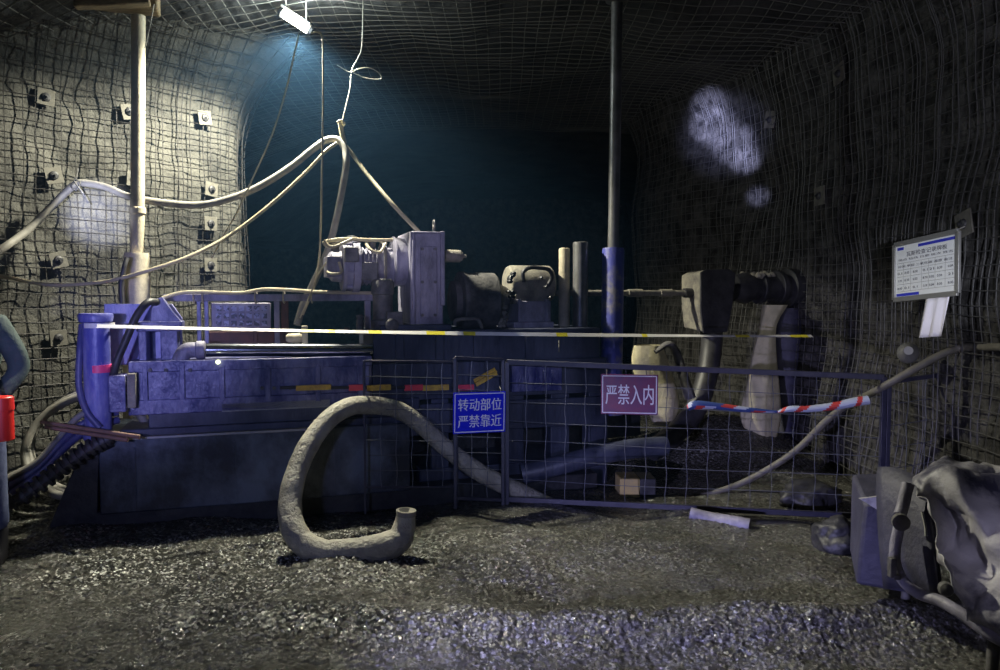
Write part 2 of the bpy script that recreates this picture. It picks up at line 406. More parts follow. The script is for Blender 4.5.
def make_wires(name, pos, t0, t1, z0, z1, step, r, m, parent, off=0.045, seed=1, extra=()):
    mb = MB(); rnd = random.Random(seed)
    for t in list(np.arange(t0, t1, step)) + list(extra):
        tj = t + rnd.uniform(-0.015, 0.015); a = rnd.uniform(-0.008, 0.008); wj = rnd.uniform(-.012, .012)
        mb.tube([pos(tj + a * (z - z0) + 0.014 * fn(tj, z, 0, 2.5), z, off + wj, False) for z in np.arange(z0, z1, 0.14)], r, 4, caps=False)
    for z in np.arange(z0, z1, step):
        zj = z + rnd.uniform(-0.012, 0.012)
        mb.tube([pos(t, zj + 0.03 * fn(t, z, 4.0, 0.6) + 0.012 * fn(t, z, 9, 3), off + 2 * r + 0.01 * fn(t, z, 5, 4), False) for t in np.arange(t0, t1, 0.12)], r, 4, caps=False)
    return mb.build(name, m, parent, fix=False)

LP = [(-4.9, -1.5), (-4.75, 2.5), (-4.55, 4.3), (-3.95, 5.7), (-3.1, 6.75), (-2.62, 7.4), (-2.75, 8.0), (-3.6, 8.8), (-5.5, 10.0), (-7.5, 12.0), (-7.8, 20.0)]
RP = [(3.15, -1.5), (3.2, 2.5), (3.18, 4.8), (3.12, 6.2), (2.95, 7.5), (2.6, 8.7), (1.95, 10.2), (2.0, 10.9), (2.6, 12.0), (3.2, 15.0), (3.3, 20.0)]
latL, lenL = path_fn(LP); latR, lenR = path_fn(RP)
posL = wall_fn(latL, 1, 3.95, 3.1, 0.55, 0.5); posR = wall_fn(latR, -1, 4.3, 8.7)
def roof_z(x, y, fine=True):
    h = 4.12 - 0.11 * max(0, abs(x + 0.3) - 1.2) ** 2 * (1 if x < 0 else 0.3) * (1 if x > -5 else 0) - (1.3 if x <= -5 else 0) + 0.10 * fn(x, y, 0, 0.6, 5) + 0.05 * fn(x, y, 0, 1.7, 5)
    if fine: h += 0.03 * fn(x, y, 0, 5, 5)
    return h
wall_left = make_wall('wall_left', posL, 0, lenL, 0.1, -0.3, 4.5, 0.1, 'rock')
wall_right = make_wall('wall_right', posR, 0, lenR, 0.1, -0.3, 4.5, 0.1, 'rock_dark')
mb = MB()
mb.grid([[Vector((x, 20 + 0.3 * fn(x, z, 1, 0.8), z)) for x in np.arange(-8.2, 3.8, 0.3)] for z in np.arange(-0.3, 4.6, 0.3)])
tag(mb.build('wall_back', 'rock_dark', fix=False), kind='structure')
mb = MB()
mb.grid([[Vector((x, y, roof_z(x, y))) for x in np.arange(-8.4, 4.0, 0.14)] for y in np.arange(-1.5, 20.3, 0.14)])
ceiling = tag(mb.build('ceiling', 'coal_roof', fix=False), kind='structure')
# find path parameters for wires
def t_of(at, ln, px, z):
    """path parameter whose point shows at this pixel column (walls run monotonically across the picture)"""
    best = None
    for t in np.arange(5.2, ln, 0.01):
        x, y = at(t)
        if y < 1: continue
        e = abs(proj((x, y, z))[0] - px)
        if best is None or e < best[0] - 0.5: best = (e, t)
        if best and best[0] < 2 and e > best[0] + 60: break
    return best[1]
make_wires('wire_mesh', posL, 3.6, t_of(latL, lenL, 262, 1.6) + 0.5, 0.02, 4.35, 0.105, 0.0045, 'wire', wall_left, 0.045, 1, extra=[6.2, 6.24, 6.4, 6.44, 9.0])
make_wires('wire_mesh', posR, 3.6, t_of(latR, lenR, 640, 1.6) + 0.3, 0.02, 4.4, 0.085, 0.004, 'wire_right', wall_right, 0.05, 2, extra=[7.0, 8.03])
mb = MB()
for x in np.arange(-4.8, 3.4, 0.12):
    mb.tube([Vector((x + 0.01 * fn(x, y, 2, 2), y, roof_z(x, y, False) - 0.05)) for y in np.arange(2.0, 11.5, 0.18)], 0.0045, 4, caps=False)
for y in np.arange(2.0, 11.5, 0.12):
    mb.tube([Vector((x, y + 0.01 * fn(x, y, 7, 2), roof_z(x, y, False) - 0.06)) for x in np.arange(-4.8, 3.4, 0.18)], 0.0045, 4, caps=False)
mb.build('wire_mesh', 'wire_roof', ceiling, fix=False)

def floor_z(x, y):
    h = 0.05 * fn(x, y, 0, 0.55, 2) + 0.025 * fn(x, y, 0, 1.6, 2)
    zone = max(math.exp(-((x + 1.15) / 1.5) ** 2 - ((y - 4.5) / 0.6) ** 2), math.exp(-((x - 0.9) / 2.2) ** 2 - ((y - 3.58) / 0.22) ** 2))
    rough = min(1.0, max(0.2, 0.3 + 0.7 * zone + 0.5 * fn(x, y, 0, 1.3, 9)))
    h += 0.035 * fn(x, y, 0, 2.6, 7) * (1 - 0.5 * zone)
    if y < 7.5:
        q = Vector((x * 32, y * 32, 0.3)); vd = noise.voronoi(q)[0]
        h += rough * (0.022 * fn(x, y, 0, 7, 1) + 0.032 * (0.6 - min(vd[0], 0.8)) + 0.012 * fn(x, y, 0, 40, 6))
    h += 0.42 * math.exp(-((x - 2.2) / 0.75) ** 2 - ((y - 7.35) / 0.6) ** 2)
    h += 0.22 * math.exp(-((x - 1.0) / 0.6) ** 2 - ((y - 7.4) / 0.5) ** 2)
    h += 0.16 * math.exp(-((x + 3.5) / 0.6) ** 2 - ((y - 5.6) / 0.35) ** 2)
    h -= 0.05 * math.exp(-((y - 3.25 - 0.05 * x) / 0.16) ** 2) * (1 if x > -1.6 else 0.3)
    h += 0.075 * math.exp(-((y - 3.62 - 0.03 * x - 0.1 * fn(x, 0, 0, 1.2, 1)) / 0.13) ** 2) * (1 if x > -1.6 else 0.2)
    return h
xs = np.concatenate([np.arange(-8.4, -3.6, 0.2), np.arange(-3.6, 3.6, 0.0125), np.arange(3.6, 4.2, 0.2)])
ys = np.concatenate([np.arange(-1.5, 2.3, 0.2), np.arange(2.3, 5.7, 0.0125), np.arange(5.7, 9, 0.04), np.arange(9, 20.4, 0.3)])
mb = MB(); mb.grid([[Vector((float(x), float(y), floor_z(x, y))) for x in xs] for y in ys])
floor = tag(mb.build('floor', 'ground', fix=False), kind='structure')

# thin dusty haze hanging over the drift
mb = MB(); mb.box((-7.6, 4.9, 0.02), (1.25, 19.6, 4.3))
hz = bpy.data.materials.new('haze_air'); hz.use_nodes = True; nt = hz.node_tree
for n in list(nt.nodes):
    if n.type == 'BSDF_PRINCIPLED': nt.nodes.remove(n)
vs = nt.nodes.new('ShaderNodeVolumeScatter'); vs.inputs['Color'].default_value = (0.22, 0.52, 1.0, 1)
vs.inputs['Density'].default_value = 0.0055; vs.inputs['Anisotropy'].default_value = 0.2
nt.links.new(vs.outputs[0], [n for n in nt.nodes if n.type == 'OUTPUT_MATERIAL'][0].inputs['Volume'])
M['haze'] = hz
haze = tag(mb.build('haze', 'haze'), 'faint teal dust haze hanging in the dark drift', 'haze', kind='stuff')

# ------------------------------------------------------------------ roof lamp
def build_lamp():
    c = P(296, 22, 6.48); d = (P(311, 32, 6.48) - P(282, 13, 6.48)); L = d.length; d.normalize()
    t = thing('mine_lamp', c, 'glowing tube lamp hanging under the mesh roof, white hot glare', 'lamp')
    g = MB(); g.tube([c - d * L * 0.46, c - d * L * 0.4, c + d * L * 0.4, c + d * L * 0.46], [0.018, 0.03, 0.03, 0.018], 14); part(g, 'glowing_tube', 'lamp_glow', t)
    h = MB(); h.beam(c - d * L * 0.5 + Vector((0, 0.01, 0.055)), c + d * L * 0.5 + Vector((0, 0.01, 0.05)), 0.075, 0.025); part(h, 'reflector', 'alu', t, bevel=0.006)
    for s in (-1, 1):
        e = MB(); e.cyl(c + d * L * 0.46 * s, c + d * L * 0.56 * s, 0.042, 0.03, 14); part(e, 'end_cap', 'black_steel', t)
    for s in (-0.35, 0.35):
        k = MB(); a = c + d * L * s; k.tube([a + Vector((0, 0.01, 0.06)), Vector((a.x, a.y + 0.01, roof_z(a.x, a.y) - 0.02))], 0.004, 6)
        part(k, 'hanger', 'wire_thin', t)
    l = bpy.data.lights.new('mine_lamp_light', 'SPOT'); l.energy = 1000; l.color = (1.0, 0.95, 0.75); l.shadow_soft_size = 0.06; l.spot_size = math.radians(152); l.spot_blend = 0.4
    l2 = bpy.data.lights.new('mine_lamp_spill', 'POINT'); l2.energy = 65; l2.color = (0.85, 0.95, 0.9); l2.shadow_soft_size = 0.06
    o2 = bpy.data.objects.new('mine_lamp_spill', l2); COL.objects.link(o2); o2.parent = t; o2.location = (0.04, -0.10, -0.03)
    o = bpy.data.objects.new('mine_lamp_light', l); COL.objects.link(o); o.parent = t; o.location = (0.0, -0.03, -0.12); o.rotation_euler = (0, math.radians(5), 0)
build_lamp()

# ------------------------------------------------------------------ the drill rig
rig = thing('drilling_rig', RIG0, 'long blue steel drilling rig on a skid behind the mesh fence', 'drilling rig', PHI)
def rb(px0, py0, px1, py1, w0, w1):
    """box whose front face spans the pixel rectangle at depth w0"""
    a = R(px0, py0, w0); b = R(px1, py1, w0)
    return (a.x, w0, a.z), (b.x, w1, b.z)
def rpart(name, mats, fill, **k):
    m = MB(); fill(m); return m.build(name, mats, rig, **k)
def K(px, w): return (RIG0 + UX * R(px, 335, w).x + WY * w).y / FPX       # metres per pixel there

# skid
def f(m):
    a = R(98, 436, 0); b = R(410, 424, 0); zb = 0.12; zt = R(150, 437, 0).z
    m.hexa([(a.x, 0, zb), (b.x, 0, zb), (b.x, 1.15, zb), (a.x, 1.15, zb)], [(a.x, 0.0, zt), (b.x, 0, zt), (b.x, 1.15, zt), (a.x, 1.15, zt)])
skid = rpart('skid_box', 'skid_paint', f, bevel=0.008)
def f(m):
    a = R(104, 437, -0.012); b = R(306, 428, -0.012); z = R(150, 437, 0).z
    m.box((a.x, -0.015, z - 0.012), (b.x, 0.05, z + 0.006))
m = MB(); f(m); m.build('edge_strip', 'alu', rig, bevel=0.003)
for w0 in (0.05, 0.85):
    rpart('skid_runner', 'black_steel', lambda m: m.box((R(70, 500, 0).x, w0, -0.03), (R(600, 500, 0).x, w0 + 0.18, 0.13)), bevel=0.01)
def f(m):
    a = R(98, 436, 0).x; zt = R(150, 437, 0).z
    m.prism([(a, 0.05, zt), (a - 0.03, 0.05, 0.0), (a - 0.34, 0.05, 0.0), (a - 0.30, 0.05, 0.10), (a - 0.08, 0.05, zt)], (0, 0.9, 0))
rpart('dark_wedge', 'black_steel', f, bevel=0.006)  # dark sloped wedge at the left end of the skid
for px in (135, 235, 335):
    rpart('skid_rib', 'skid_paint', lambda m: m.box((R(px, 480, 0).x - 0.006, -0.012, 0.13), (R(px, 480, 0).x + 0.006, 0.02, 0.57)))
# beams
mbm = rpart('feed_beam', 'paint_blue', lambda m: (m.box(*rb(133, 365, 372, 402, 0.08, 0.30)),
      m.box(*rb(128, 362, 372, 366, 0.06, 0.34)), m.box(*rb(128, 401, 372, 405, 0.06, 0.34))), bevel=0.006)
rpart('lower_beam', 'paint_dark', lambda m: (m.box(*rb(148, 409, 420, 432, 0.10, 0.9)), m.box(*rb(120, 430, 420, 436, 0.06, 1.0))), bevel=0.008)
rpart('bright_rail', 'alu', lambda m: m.box(*rb(222, 404, 330, 407, 0.06, 0.09)))
for px in (145, 182, 222, 268, 318, 360):
    rpart('beam_rib', 'paint_blue', lambda m: m.box(*rb(px - 3, 366, px + 3, 401, 0.055, 0.09)), bevel=0.003)
for i, px in enumerate((150, 166, 190, 262, 274, 290)):
    q = R(px, 370 if i < 3 else 388, 0.06)
    rpart('bolt', 'dusty_steel', lambda m: m.cyl(q, q + Vector((0, -0.018, 0)), 0.014, n=6))
# forward beams behind the fence
rpart('front_frame', 'paint_dark', lambda m: (m.box(*rb(372, 364, 606, 392, 0.12, 0.36)), m.box(*rb(408, 405, 606, 424, 0.2, 0.5)),
      m.box(*rb(420, 470, 606, 484, 0.2, 0.9))), bevel=0.008)
rpart('dark_backing', 'black_steel', lambda m: m.box(*rb(404, 400, 640, 492, 0.95, 1.1)), bevel=0.006)  # dark backing added to hide the lit floor behind the rig
for px in (440, 515, 560, 598):
    rpart('frame_leg', 'paint_dark', lambda m: (m.box(*rb(px - 9, 390, px + 9, 500, 0.22, 0.36)), m.box(*rb(px - 14, 494, px + 14, 502, 0.18, 0.42))), bevel=0.006)
def f(m):
    m.box(*rb(512, 366, 562, 390, 0.02, 0.12))
    for i in range(5):
        a = R(520 + i * 8, 370, 0.0); b = R(518 + i * 8, 387, 0.0)
        m.tube(smooth([a, a + (b - a) * 0.4 + Vector((0.012, 0, 0)), b], 4), 0.006, 6)
rpart('valve_block', 'paint_blue', f, bevel=0.006)
# red and yellow reflective strip
def f(m):
    segs = [(280, 296, 2), (296, 331, 0), (331, 349, 2), (349, 363, 1), (363, 367, 2), (367, 391, 0), (391, 405, 2), (405, 423, 1), (423, 449, 0), (449, 458, 2), (458, 474, 1)]
    for a, b, k in segs:
        m.box(*rb(a, 389.5 if k == 2 else 391, b, 386 if k == 2 else 384.5, 0.035, 0.06), mi=k)
    p = R(475, 383, 0.03); q = R(496, 371, 0.03)
    m.beam(p, q, 0.01, 0.055, 0, up=(0, 1, 0))
    m.beam(p, q, 0.062, 0.012, 0, up=(0, 1, 0))
rpart('reflective_strip', ['band_yellow', 'band_red', 'band_black'], f)['label'] = 'yellow and red reflective strip along the blue beam'
# lower hydraulic cylinder with bright rod
def f(m):
    a = R(200, 350, 0.16); b = R(372, 350, 0.16)
    m.cyl(a, b, 0.048, n=24)
rod = rpart('cylinder_rod', 'shiny_steel', f)
def f(m):
    a = R(200, 350, 0.16); m.lathe(a + Vector((-0.03, 0, 0)), (1, 0, 0), [(0, 0.055), (0.01, 0.066), (0.06, 0.066), (0.07, 0.05)])
    m.tube(smooth([a, a + Vector((-0.09, 0, -0.005)), a + Vector((-0.13, 0, -0.07)), a + Vector((-0.13, 0, -0.16))], 6), 0.055, 16)
rpart('pipe_elbow', 'lilac_grey', f)
rpart('indicator_light', 'led', lambda m: m.lathe(R(218, 362, 0.05), (0, -1, 0), [(0, 0.016), (0.012, 0.014), (0.018, 0.006)], 12))
rpart('lower_tube', 'dusty_steel', lambda m: m.cyl(R(225, 362, 0.25), R(372, 360, 0.25), 0.022))
# rear column
def f(m):
    a = R(99, 438, 0.1); b = R(99, 320, 0.1); r = 12.5 * K(100, 0.1); a.y = b.y = 0.1
    H = b.z - a.z
    m.lathe((a.x, 0.1, a.z), (0, 0, 1), [(0, r * 1.15), (0.04, r * 1.15), (0.05, r), (H - 0.02, r), (H - 0.01, r * 1.22), (H + 0.03, r * 1.3), (H + 0.045, r * 1.2)], 28)
rpart('rear_column', 'paint_bright', f)
def f(m):
    a = R(99, 372, 0.1); b = R(99, 364.5, 0.1); r = 12.9 * K(100, 0.1); m.cyl((a.x, 0.1, a.z), (a.x, 0.1, b.z), r, n=28)
rpart('reflective_band', 'pink', f)['label'] = 'pink reflective band around the rear column'
def f(m):
    a = R(82, 435, 0.16); b = R(82, 325, 0.16); c = R(84, 395, 0.10)
    m.tube(smooth([b, R(80, 350, 0.08), R(79, 385, 0.06), R(86, 410, 0.02), R(100, 428, 0.0)], 8), 0.022, 10)
rpart('column_hose', 'hose_blue', f)
# rear panel
def f(m):
    p = [R(104, 304, 0.45), R(172, 304, 0.45), R(182, 318, 0.45), R(182, 365, 0.45), R(104, 365, 0.45)]
    m.prism(p, (0, 0.04, 0))
rpart('rear_panel', 'paint_bright', f, bevel=0.004)
rpart('rear_bracket', 'paint_blue', lambda m: (m.box(*rb(138, 330, 147, 363, 0.2, 0.4)), m.box(*rb(160, 322, 178, 363, 0.2, 0.4)), m.box(*rb(136, 322, 182, 331, 0.18, 0.42))), bevel=0.006)
def f(m):
    p = [R(152, 300, 0.25), R(162, 297, 0.25), R(172, 312, 0.25), R(182, 323, 0.25), R(150, 323, 0.25)]
    m.prism(p, (0, 0.1, 0))
rpart('pivot_lug', 'paint_blue', f, bevel=0.004)
rpart('arched_hose', 'rubber', lambda m: m.tube(smooth([R(156, 302, 0.22), R(147, 303, 0.14), R(136, 317, 0.1), R(126, 340, 0.08), R(116, 364, 0.06), R(112, 385, 0.1)], 8), 0.026, 12))
# control box
rpart('control_box', 'paint_blue', lambda m: m.box(*rb(108, 376, 126, 412, -0.06, 0.12)), bevel=0.006)
def f(m): m.box(*rb(126.5, 374, 136, 408, -0.03, 0.10))
rpart('box_side_plate', 'dust_grey', f, bevel=0.004)
# upper rail on uprights
rpart('upper_rail', 'lilac_grey', lambda m: m.box(*rb(163, 294, 374, 301, 0.55, 0.63)), bevel=0.006)
def f(m):
    pts = [R(162, 298, 0.52), R(180, 293, 0.54), R(198, 292, 0.54), R(240, 293, 0.55), R(262, 289.5, 0.55), R(290, 290, 0.55), R(320, 292, 0.55), R(372, 293, 0.55)]
    m.tube(smooth(pts, 6), 0.014, 8)
    for px in (195, 204, 256, 284, 312):
        q = R(px, 297, 0.59); m.tube([q + Vector((0.052 * 0 + 0.01 * math.cos(a), 0.058 * math.cos(a), 0.048 * math.sin(a))) for a in np.linspace(0, 2 * PI, 14)], 0.006, 6)
rpart('lashed_cable', 'cable_pale', f)
for px in (199, 206.5):
    rpart('rail_upright', 'paint_blue', lambda m: m.box(*rb(px - 2.5, 300, px + 2.5, 345, 0.56, 0.62)), bevel=0.003)
for px in (277, 368):
    rpart('rail_upright', 'lilac_grey', lambda m: m.box(*rb(px - 3, 300, px + 3, 345, 0.58, 0.64)), bevel=0.003)
# oil cooler
def f(m):
    a, b = rb(211, 303, 271, 329, 0.66, 0.9); m.box(a, b)
cool = rpart('oil_cooler', 'lilac_grey', f, bevel=0.006)
def f(m):
    for i in range(7):
        for j in range(3):
            a = R(216 + i * 7.6, 306 + j * 7.4, 0.655); b = R(221.5 + i * 7.6, 311 + j * 7.4, 0.655)
            m.box((a.x, 0.65, a.z), (b.x, 0.662, b.z))
m = MB(); f(m); m.build('vent_slots', 'grille', cool)
rpart('oxide_frame', 'red_oxide', lambda m: (m.box(*rb(206, 332, 284, 344, 0.6, 0.9)), m.box(*rb(281, 300, 289, 344, 0.62, 0.72)), m.box(*rb(253, 330, 258, 345, 0.58, 0.62))), bevel=0.004)
def f(m):
    q = R(294, 338, 0.35); m.lathe(q + Vector((-0.06, 0, 0)), (1, 0, 0), [(0, 0.02), (0.02, 0.035), (0.10, 0.038), (0.13, 0.02)], 14)
    m.box(*rb(302, 326, 308, 346, 0.3, 0.36))
rpart('rail_clamp', 'prop_pale', f, bevel=0.003)
def f(m):
    c = R(360, 331, 0.3)
    m.lathe(R(360, 334, 0.3), (0, 0, 1), [(0, 0.03), (0.10, 0.03), (0.12, 0.02), (0.125, 0.028), (0.145, 0.028), (0.15, 0.012)], 14)
    m.lathe(R(347, 334, 0.32), (0, 0, 1), [(0, 0.022), (0.05, 0.022), (0.055, 0.01)], 12)
rpart('oil_bottle', 'dusty_steel', f)
# carriage
rpart('carriage', 'paint_dark', lambda m: (m.box(*rb(373, 331, 600, 361, 0.15, 0.95)), m.box(*rb(380, 325, 452, 333, 0.2, 0.9))), bevel=0.01)
for px in (400, 440, 478, 530):
    rpart('carriage_rib', 'paint_dark', lambda m: m.box(*rb(px - 4, 334, px + 4, 360, 0.12, 0.2)), bevel=0.003)
# motor
WC = 0.55
def f(m):
    k = K(360, WC); q = R(327, 266, WC); g = lambda x: (x - 327) * k * 1.02
    m.lathe(q, (1, 0, 0), [(0, 10 * k), (g(331), 15 * k), (g(340), 16 * k), (g(340.5), 25 * k), (g(344), 25 * k), (g(344.5), 22 * k), (g(350), 22 * k), (g(350.5), 26 * k), (g(357), 26 * k),
        (g(357.5), 17 * k), (g(360), 17 * k), (g(360.3), 19 * k), (g(361.3), 19 * k), (g(361.6), 17 * k), (g(364), 17 * k), (g(364.3), 19 * k), (g(365.3), 19 * k), (g(365.6), 17 * k), (g(368), 17 * k), (g(368.3), 19 * k), (g(369.3), 19 * k), (g(369.6), 17 * k), (g(372), 17 * k), (g(372.3), 19 * k), (g(373.3), 19 * k), (g(373.6), 17 * k), (g(380), 17 * k), (g(380.5), 21 * k), (g(384), 21 * k), (g(384.5), 19 * k), (g(394), 19 * k)], 28)
    for a in range(8):
        an = a * PI / 4 + 0.3; cc = Vector((0, math.cos(an) * 23 * k, math.sin(an) * 23 * k))
        m.cyl(q + Vector((g(344), 0, 0)) + cc, q + Vector((g(351), 0, 0)) + cc, 0.018, n=6)
rpart('motor', 'lilac_grey', f)
def f(m):
    k = K(360, WC)
    pass
def fit(px, py, h, r):
    def f(m):
        k = K(360, WC); q = R(px, py, WC); m.lathe(q, (0, 0, 1), [(-0.02, r * k), (h * k * 0.6, r * k), (h * k * 0.62, r * 1.4 * k), (h * k, r * 1.4 * k), (h * k * 1.1, r * 0.6 * k)], 12)
    rpart('hose_fitting', 'dusty_steel', f)
for a in ((352, 246, 9, 4.5), (372, 246, 7, 4), (335, 250, 8, 4)): fit(*a)
rpart('valve_body', 'dusty_steel', lambda m: m.box(*rb(345, 247, 359, 262, WC - 0.26, WC - 0.10)), bevel=0.006)
rpart('terminal_box', 'lilac_grey', lambda m: m.box(*rb(327, 256, 341, 277, WC - 0.17, WC + 0.15)), bevel=0.006)
rpart('bracket_plate', 'dusty_steel', lambda m: m.box(*rb(362, 262, 378, 280, WC - 0.21, WC - 0.15)), bevel=0.004)
def f(m):
    m.tube(smooth([R(394, 240, 0.5), R(370, 240, 0.48), R(345, 239, 0.46), R(328, 241, 0.46), R(324, 243, 0.46), R(330, 246, 0.46), R(350, 240, 0.46)], 8), 0.014, 8)
    m.tube(smooth([R(324, 240, 0.4), R(332, 247, 0.38), R(352, 239, 0.4)], 8), 0.011, 8)
    m.tube(smooth([R(366, 244, 0.4), R(371, 250, 0.35), R(380, 252, 0.36), R(386, 243, 0.42)], 8), 0.012, 8)
    m.tube(smooth([R(327, 272, 0.36), R(333, 274, 0.33), R(341, 272, 0.36), R(339, 262, 0.38)], 8), 0.011, 8)
    m.tube(smooth([R(328, 260, 0.45), R(318, 275, 0.45), R(312, 290, 0.5), R(300, 318, 0.5)], 8), 0.006, 6)
rpart('motor_hoses', 'cable_pale', f)
rpart('clamp_band', 'dust_grey', lambda m: m.tube([R(382, 266, WC) + Vector((0, 0.19 * math.cos(a), 0.19 * math.sin(a))) for a in np.linspace(0, 2 * PI, 28)], 0.012, 6))
# gearbox
def f(m):
    k = K(420, WC)
    q = R(393, 275, WC); g = lambda x: (x - 393) * k
    m.lathe(R(391, 262, WC), (1, 0, 0), [(0, 20 * k), (g(394.5), 25 * k), (g(396), 25 * k), (g(396.5), 23.5 * k), (g(412), 23.5 * k), (g(412.5), 26 * k), (g(414), 26 * k)], 32)
gb = rpart('gearbox_drum', 'lilac_grey', f)
def f(m):
    a, b = rb(411, 233, 443, 330, WC - 0.24, WC + 0.26)
    c0 = R(411, 233, WC - 0.24); c1 = R(443, 233, WC - 0.24); bt = R(411, 331, WC - 0.24).z
    m.box((c0.x, WC - 0.24, bt), (c1.x, WC + 0.26, c0.z))
    m.box((c0.x - 0.012, WC - 0.26, bt + 0.05), (c0.x + 0.03, WC + 0.28, c0.z + 0.012))
    m.box((c1.x - 0.025, WC - 0.26, bt + 0.2), (c1.x + 0.012, WC + 0.28, c1.z + 0.012))
    m.box((c0.x, WC - 0.26, c0.z - 0.004), (c1.x, WC + 0.28, c0.z + 0.014))
rpart('gearbox', 'lilac_grey', f, bevel=0.008)
def f(m):
    a, b = R(420, 246, WC - .24), R(437, 318, WC - .24); m.box((a.x, WC - .255, b.z), (b.x, WC - .235, a.z))
rpart('inspection_cover', 'lilac_grey', f, bevel=0.006)
for px, py in ((422, 249), (435, 249), (422, 282), (435, 282), (422, 315), (435, 315)):
    q = R(px, py, WC - .255); rpart('bolt', 'dusty_steel', lambda m: m.cyl(q, q + Vector((0, -0.016, 0)), 0.013, n=6))
rpart('gearbox_ridge', 'lilac_grey', lambda m: m.tube(smooth([R(414, 240, WC - 0.27), R(413, 275, WC - 0.27), R(414, 300, WC - 0.27), R(413, 318, WC - 0.27)], 5), 0.014, 8))
def f(m):
    a = R(434, 233, WC - .1); m.cyl(a, a + Vector((0, 0, 0.05)), 0.012, n=8)
    m.tube([a + Vector((0, 0.028 * math.cos(t), 0.075 + 0.028 * math.sin(t))) for t in np.linspace(0, 2 * PI, 14)], 0.008, 6)
rpart('lifting_eye', 'dusty_steel', f)
rpart('output_stub', 'dust_grey', lambda m: m.lathe(R(443, 256, WC), (1, 0, 0), [(0, 0.06), (0.02, 0.052), (0.145, 0.052), (0.15, 0.04), (0.165, 0.036), (0.17, 0.015), (0.2, 0.012)], 20))
rpart('side_motor', 'dusty_steel', lambda m: (m.lathe(R(383, 333, 0.35), (0, 0, 1), [(0, 0.095), (0.10, 0.095), (0.11, 0.08), (0.30, 0.08), (0.31, 0.09), (0.40, 0.09), (0.425, 0.07)], 20),
      m.box(*rb(387, 312, 403, 331, 0.22, 0.4)), m.lathe(R(391, 325, 0.22), (0, -1, 0), [(0, 0.05), (0.05, 0.05), (0.06, 0.03)], 12)), bevel=0.004)
# chuck
def f(m):
    k = K(478, WC); q = R(452, 301, WC); g = lambda x: (x - 452) * k
    m.lathe(q, (1, 0, 0), [(0, 20 * k), (g(458), 20 * k), (g(459), 29 * k), (g(462), 29.5 * k), (g(466), 28 * k), (g(494), 28 * k), (g(496), 26 * k), (g(498), 18 * k), (g(508), 14 * k)], 32)
rpart('chuck', 'dusty_steel', f)
rpart('chuck_grip', 'dust_grey', lambda m: m.tube(smooth([R(455, 325, 0.3), R(457, 320, 0.28), R(476, 319, 0.28), R(480, 323, 0.28), R(482, 328, 0.3)], 5), 0.016, 8))
def f(m):
    rnd = random.Random(4)
    for i in range(26):
        q = R(rnd.uniform(497, 506), rnd.uniform(302, 326), rnd.uniform(0.38, 0.5)); s = rnd.uniform(0.012, 0.03)
        m.lathe(q - Vector((0, 0, s)), (rnd.uniform(-.5, .5), rnd.uniform(-.5, .5), 1), [(0, s * 0.5), (s * 0.6, s), (s * 1.4, s * .8), (s * 2, s * .3)], 6)
rpart('mud_crust', 'dust_grey', f, smooth=False)['kind'] = 'stuff'
# clamp
def f(m):
    k = K(530, WC)
    a = R(514, 268, WC); m.lathe(R(507, 284, WC), (1, 0, 0), [(0, 17 * k), (3 * k, 18.5 * k), (44 * k, 18.5 * k), (46 * k, 16 * k)], 24)
    p = [R(514, 304, 0.4), R(516, 292, 0.4), R(523, 280, 0.4), R(533, 276, 0.4), R(544, 281, 0.4), R(550, 292, 0.4), R(551, 304, 0.4)]
    m.prism(p, (0, 0.3, 0))
rpart('clamp_body', 'dust_grey', f, bevel=0.008)
rpart('clamp_block', 'lilac_grey', lambda m: (m.box(*rb(519, 301, 551, 323, 0.36, 0.75)), m.box(*rb(514, 322, 554, 331, 0.32, 0.8)), m.box(*rb(518.5, 299, 521.5, 323, 0.345, 0.4)), m.box(*rb(546, 299, 549, 323, 0.345, 0.4))), bevel=0.008)
rpart('clamp_hose', 'rubber', lambda m: m.tube(smooth([R(524, 282, 0.34), R(523, 273, 0.34), R(529, 268, 0.34), R(540, 268, 0.34), R(549, 270, 0.34), R(552, 277, 0.36), R(548, 286, 0.38)], 8), 0.017, 10))
rnd9 = random.Random(9)
for i in range(14):
    q = R(rnd9.choice((rnd9.uniform(508, 514), rnd9.uniform(540, 551))), rnd9.uniform(272, 300), 0.36); hs = rnd9.uniform(0.012, 0.022)
    rpart('clamp_bolt', 'black_steel', lambda m: m.lathe(q, (0, -1, 0), [(-.03, hs), (.02, hs), (.03, hs * .6)], 6), smooth=False)
# guide posts
def post(px, pyt, pyb, r, m_, w):
    def f(m):
        a = R(px, pyb, w); b = R(px, pyt, w); r_ = r * K(px, w)
        m.lathe(a, (0, 0, 1), [(0, r_), (b.z - a.z - 0.02, r_), (b.z - a.z - 0.005, r_ * 0.97), (b.z - a.z, r_ * 0.85)], 22)
    return rpart('guide_post', m_, f)
post(564, 248, 334, 5.5, 'prop_pale', 0.5)['label'] = 'pale yellow guide post'
post(580, 242, 334, 7.5, 'prop_grey', 0.42)['label'] = 'thicker grey guide post'
def f(m):
    q = R(563, 327, 0.42); m.lathe(q, (0, 0, -1), [(0, 0.03), (0.06, 0.016), (0.10, 0.01)], 12)
rpart('post_nozzle', 'dust_grey', f)
rpart('grease_pin', 'dust_grey', lambda m: m.tube([R(559, 340, 0.1), R(559, 352, 0.1)], 0.005, 6))
def f(m):
    a = R(551, 293, 0.55); b = R(690, 293, 0.55); m.cyl(a, b, 0.026, n=16)
    c = R(628, 293, 0.55); m.cyl(c, c + (b - a).normalized() * 0.14, 0.036, n=16)
    c = R(660, 293, 0.55); m.cyl(c, c + (b - a).normalized() * 0.12, 0.036, n=16)
rpart('drill_rod', 'dust_grey', f)

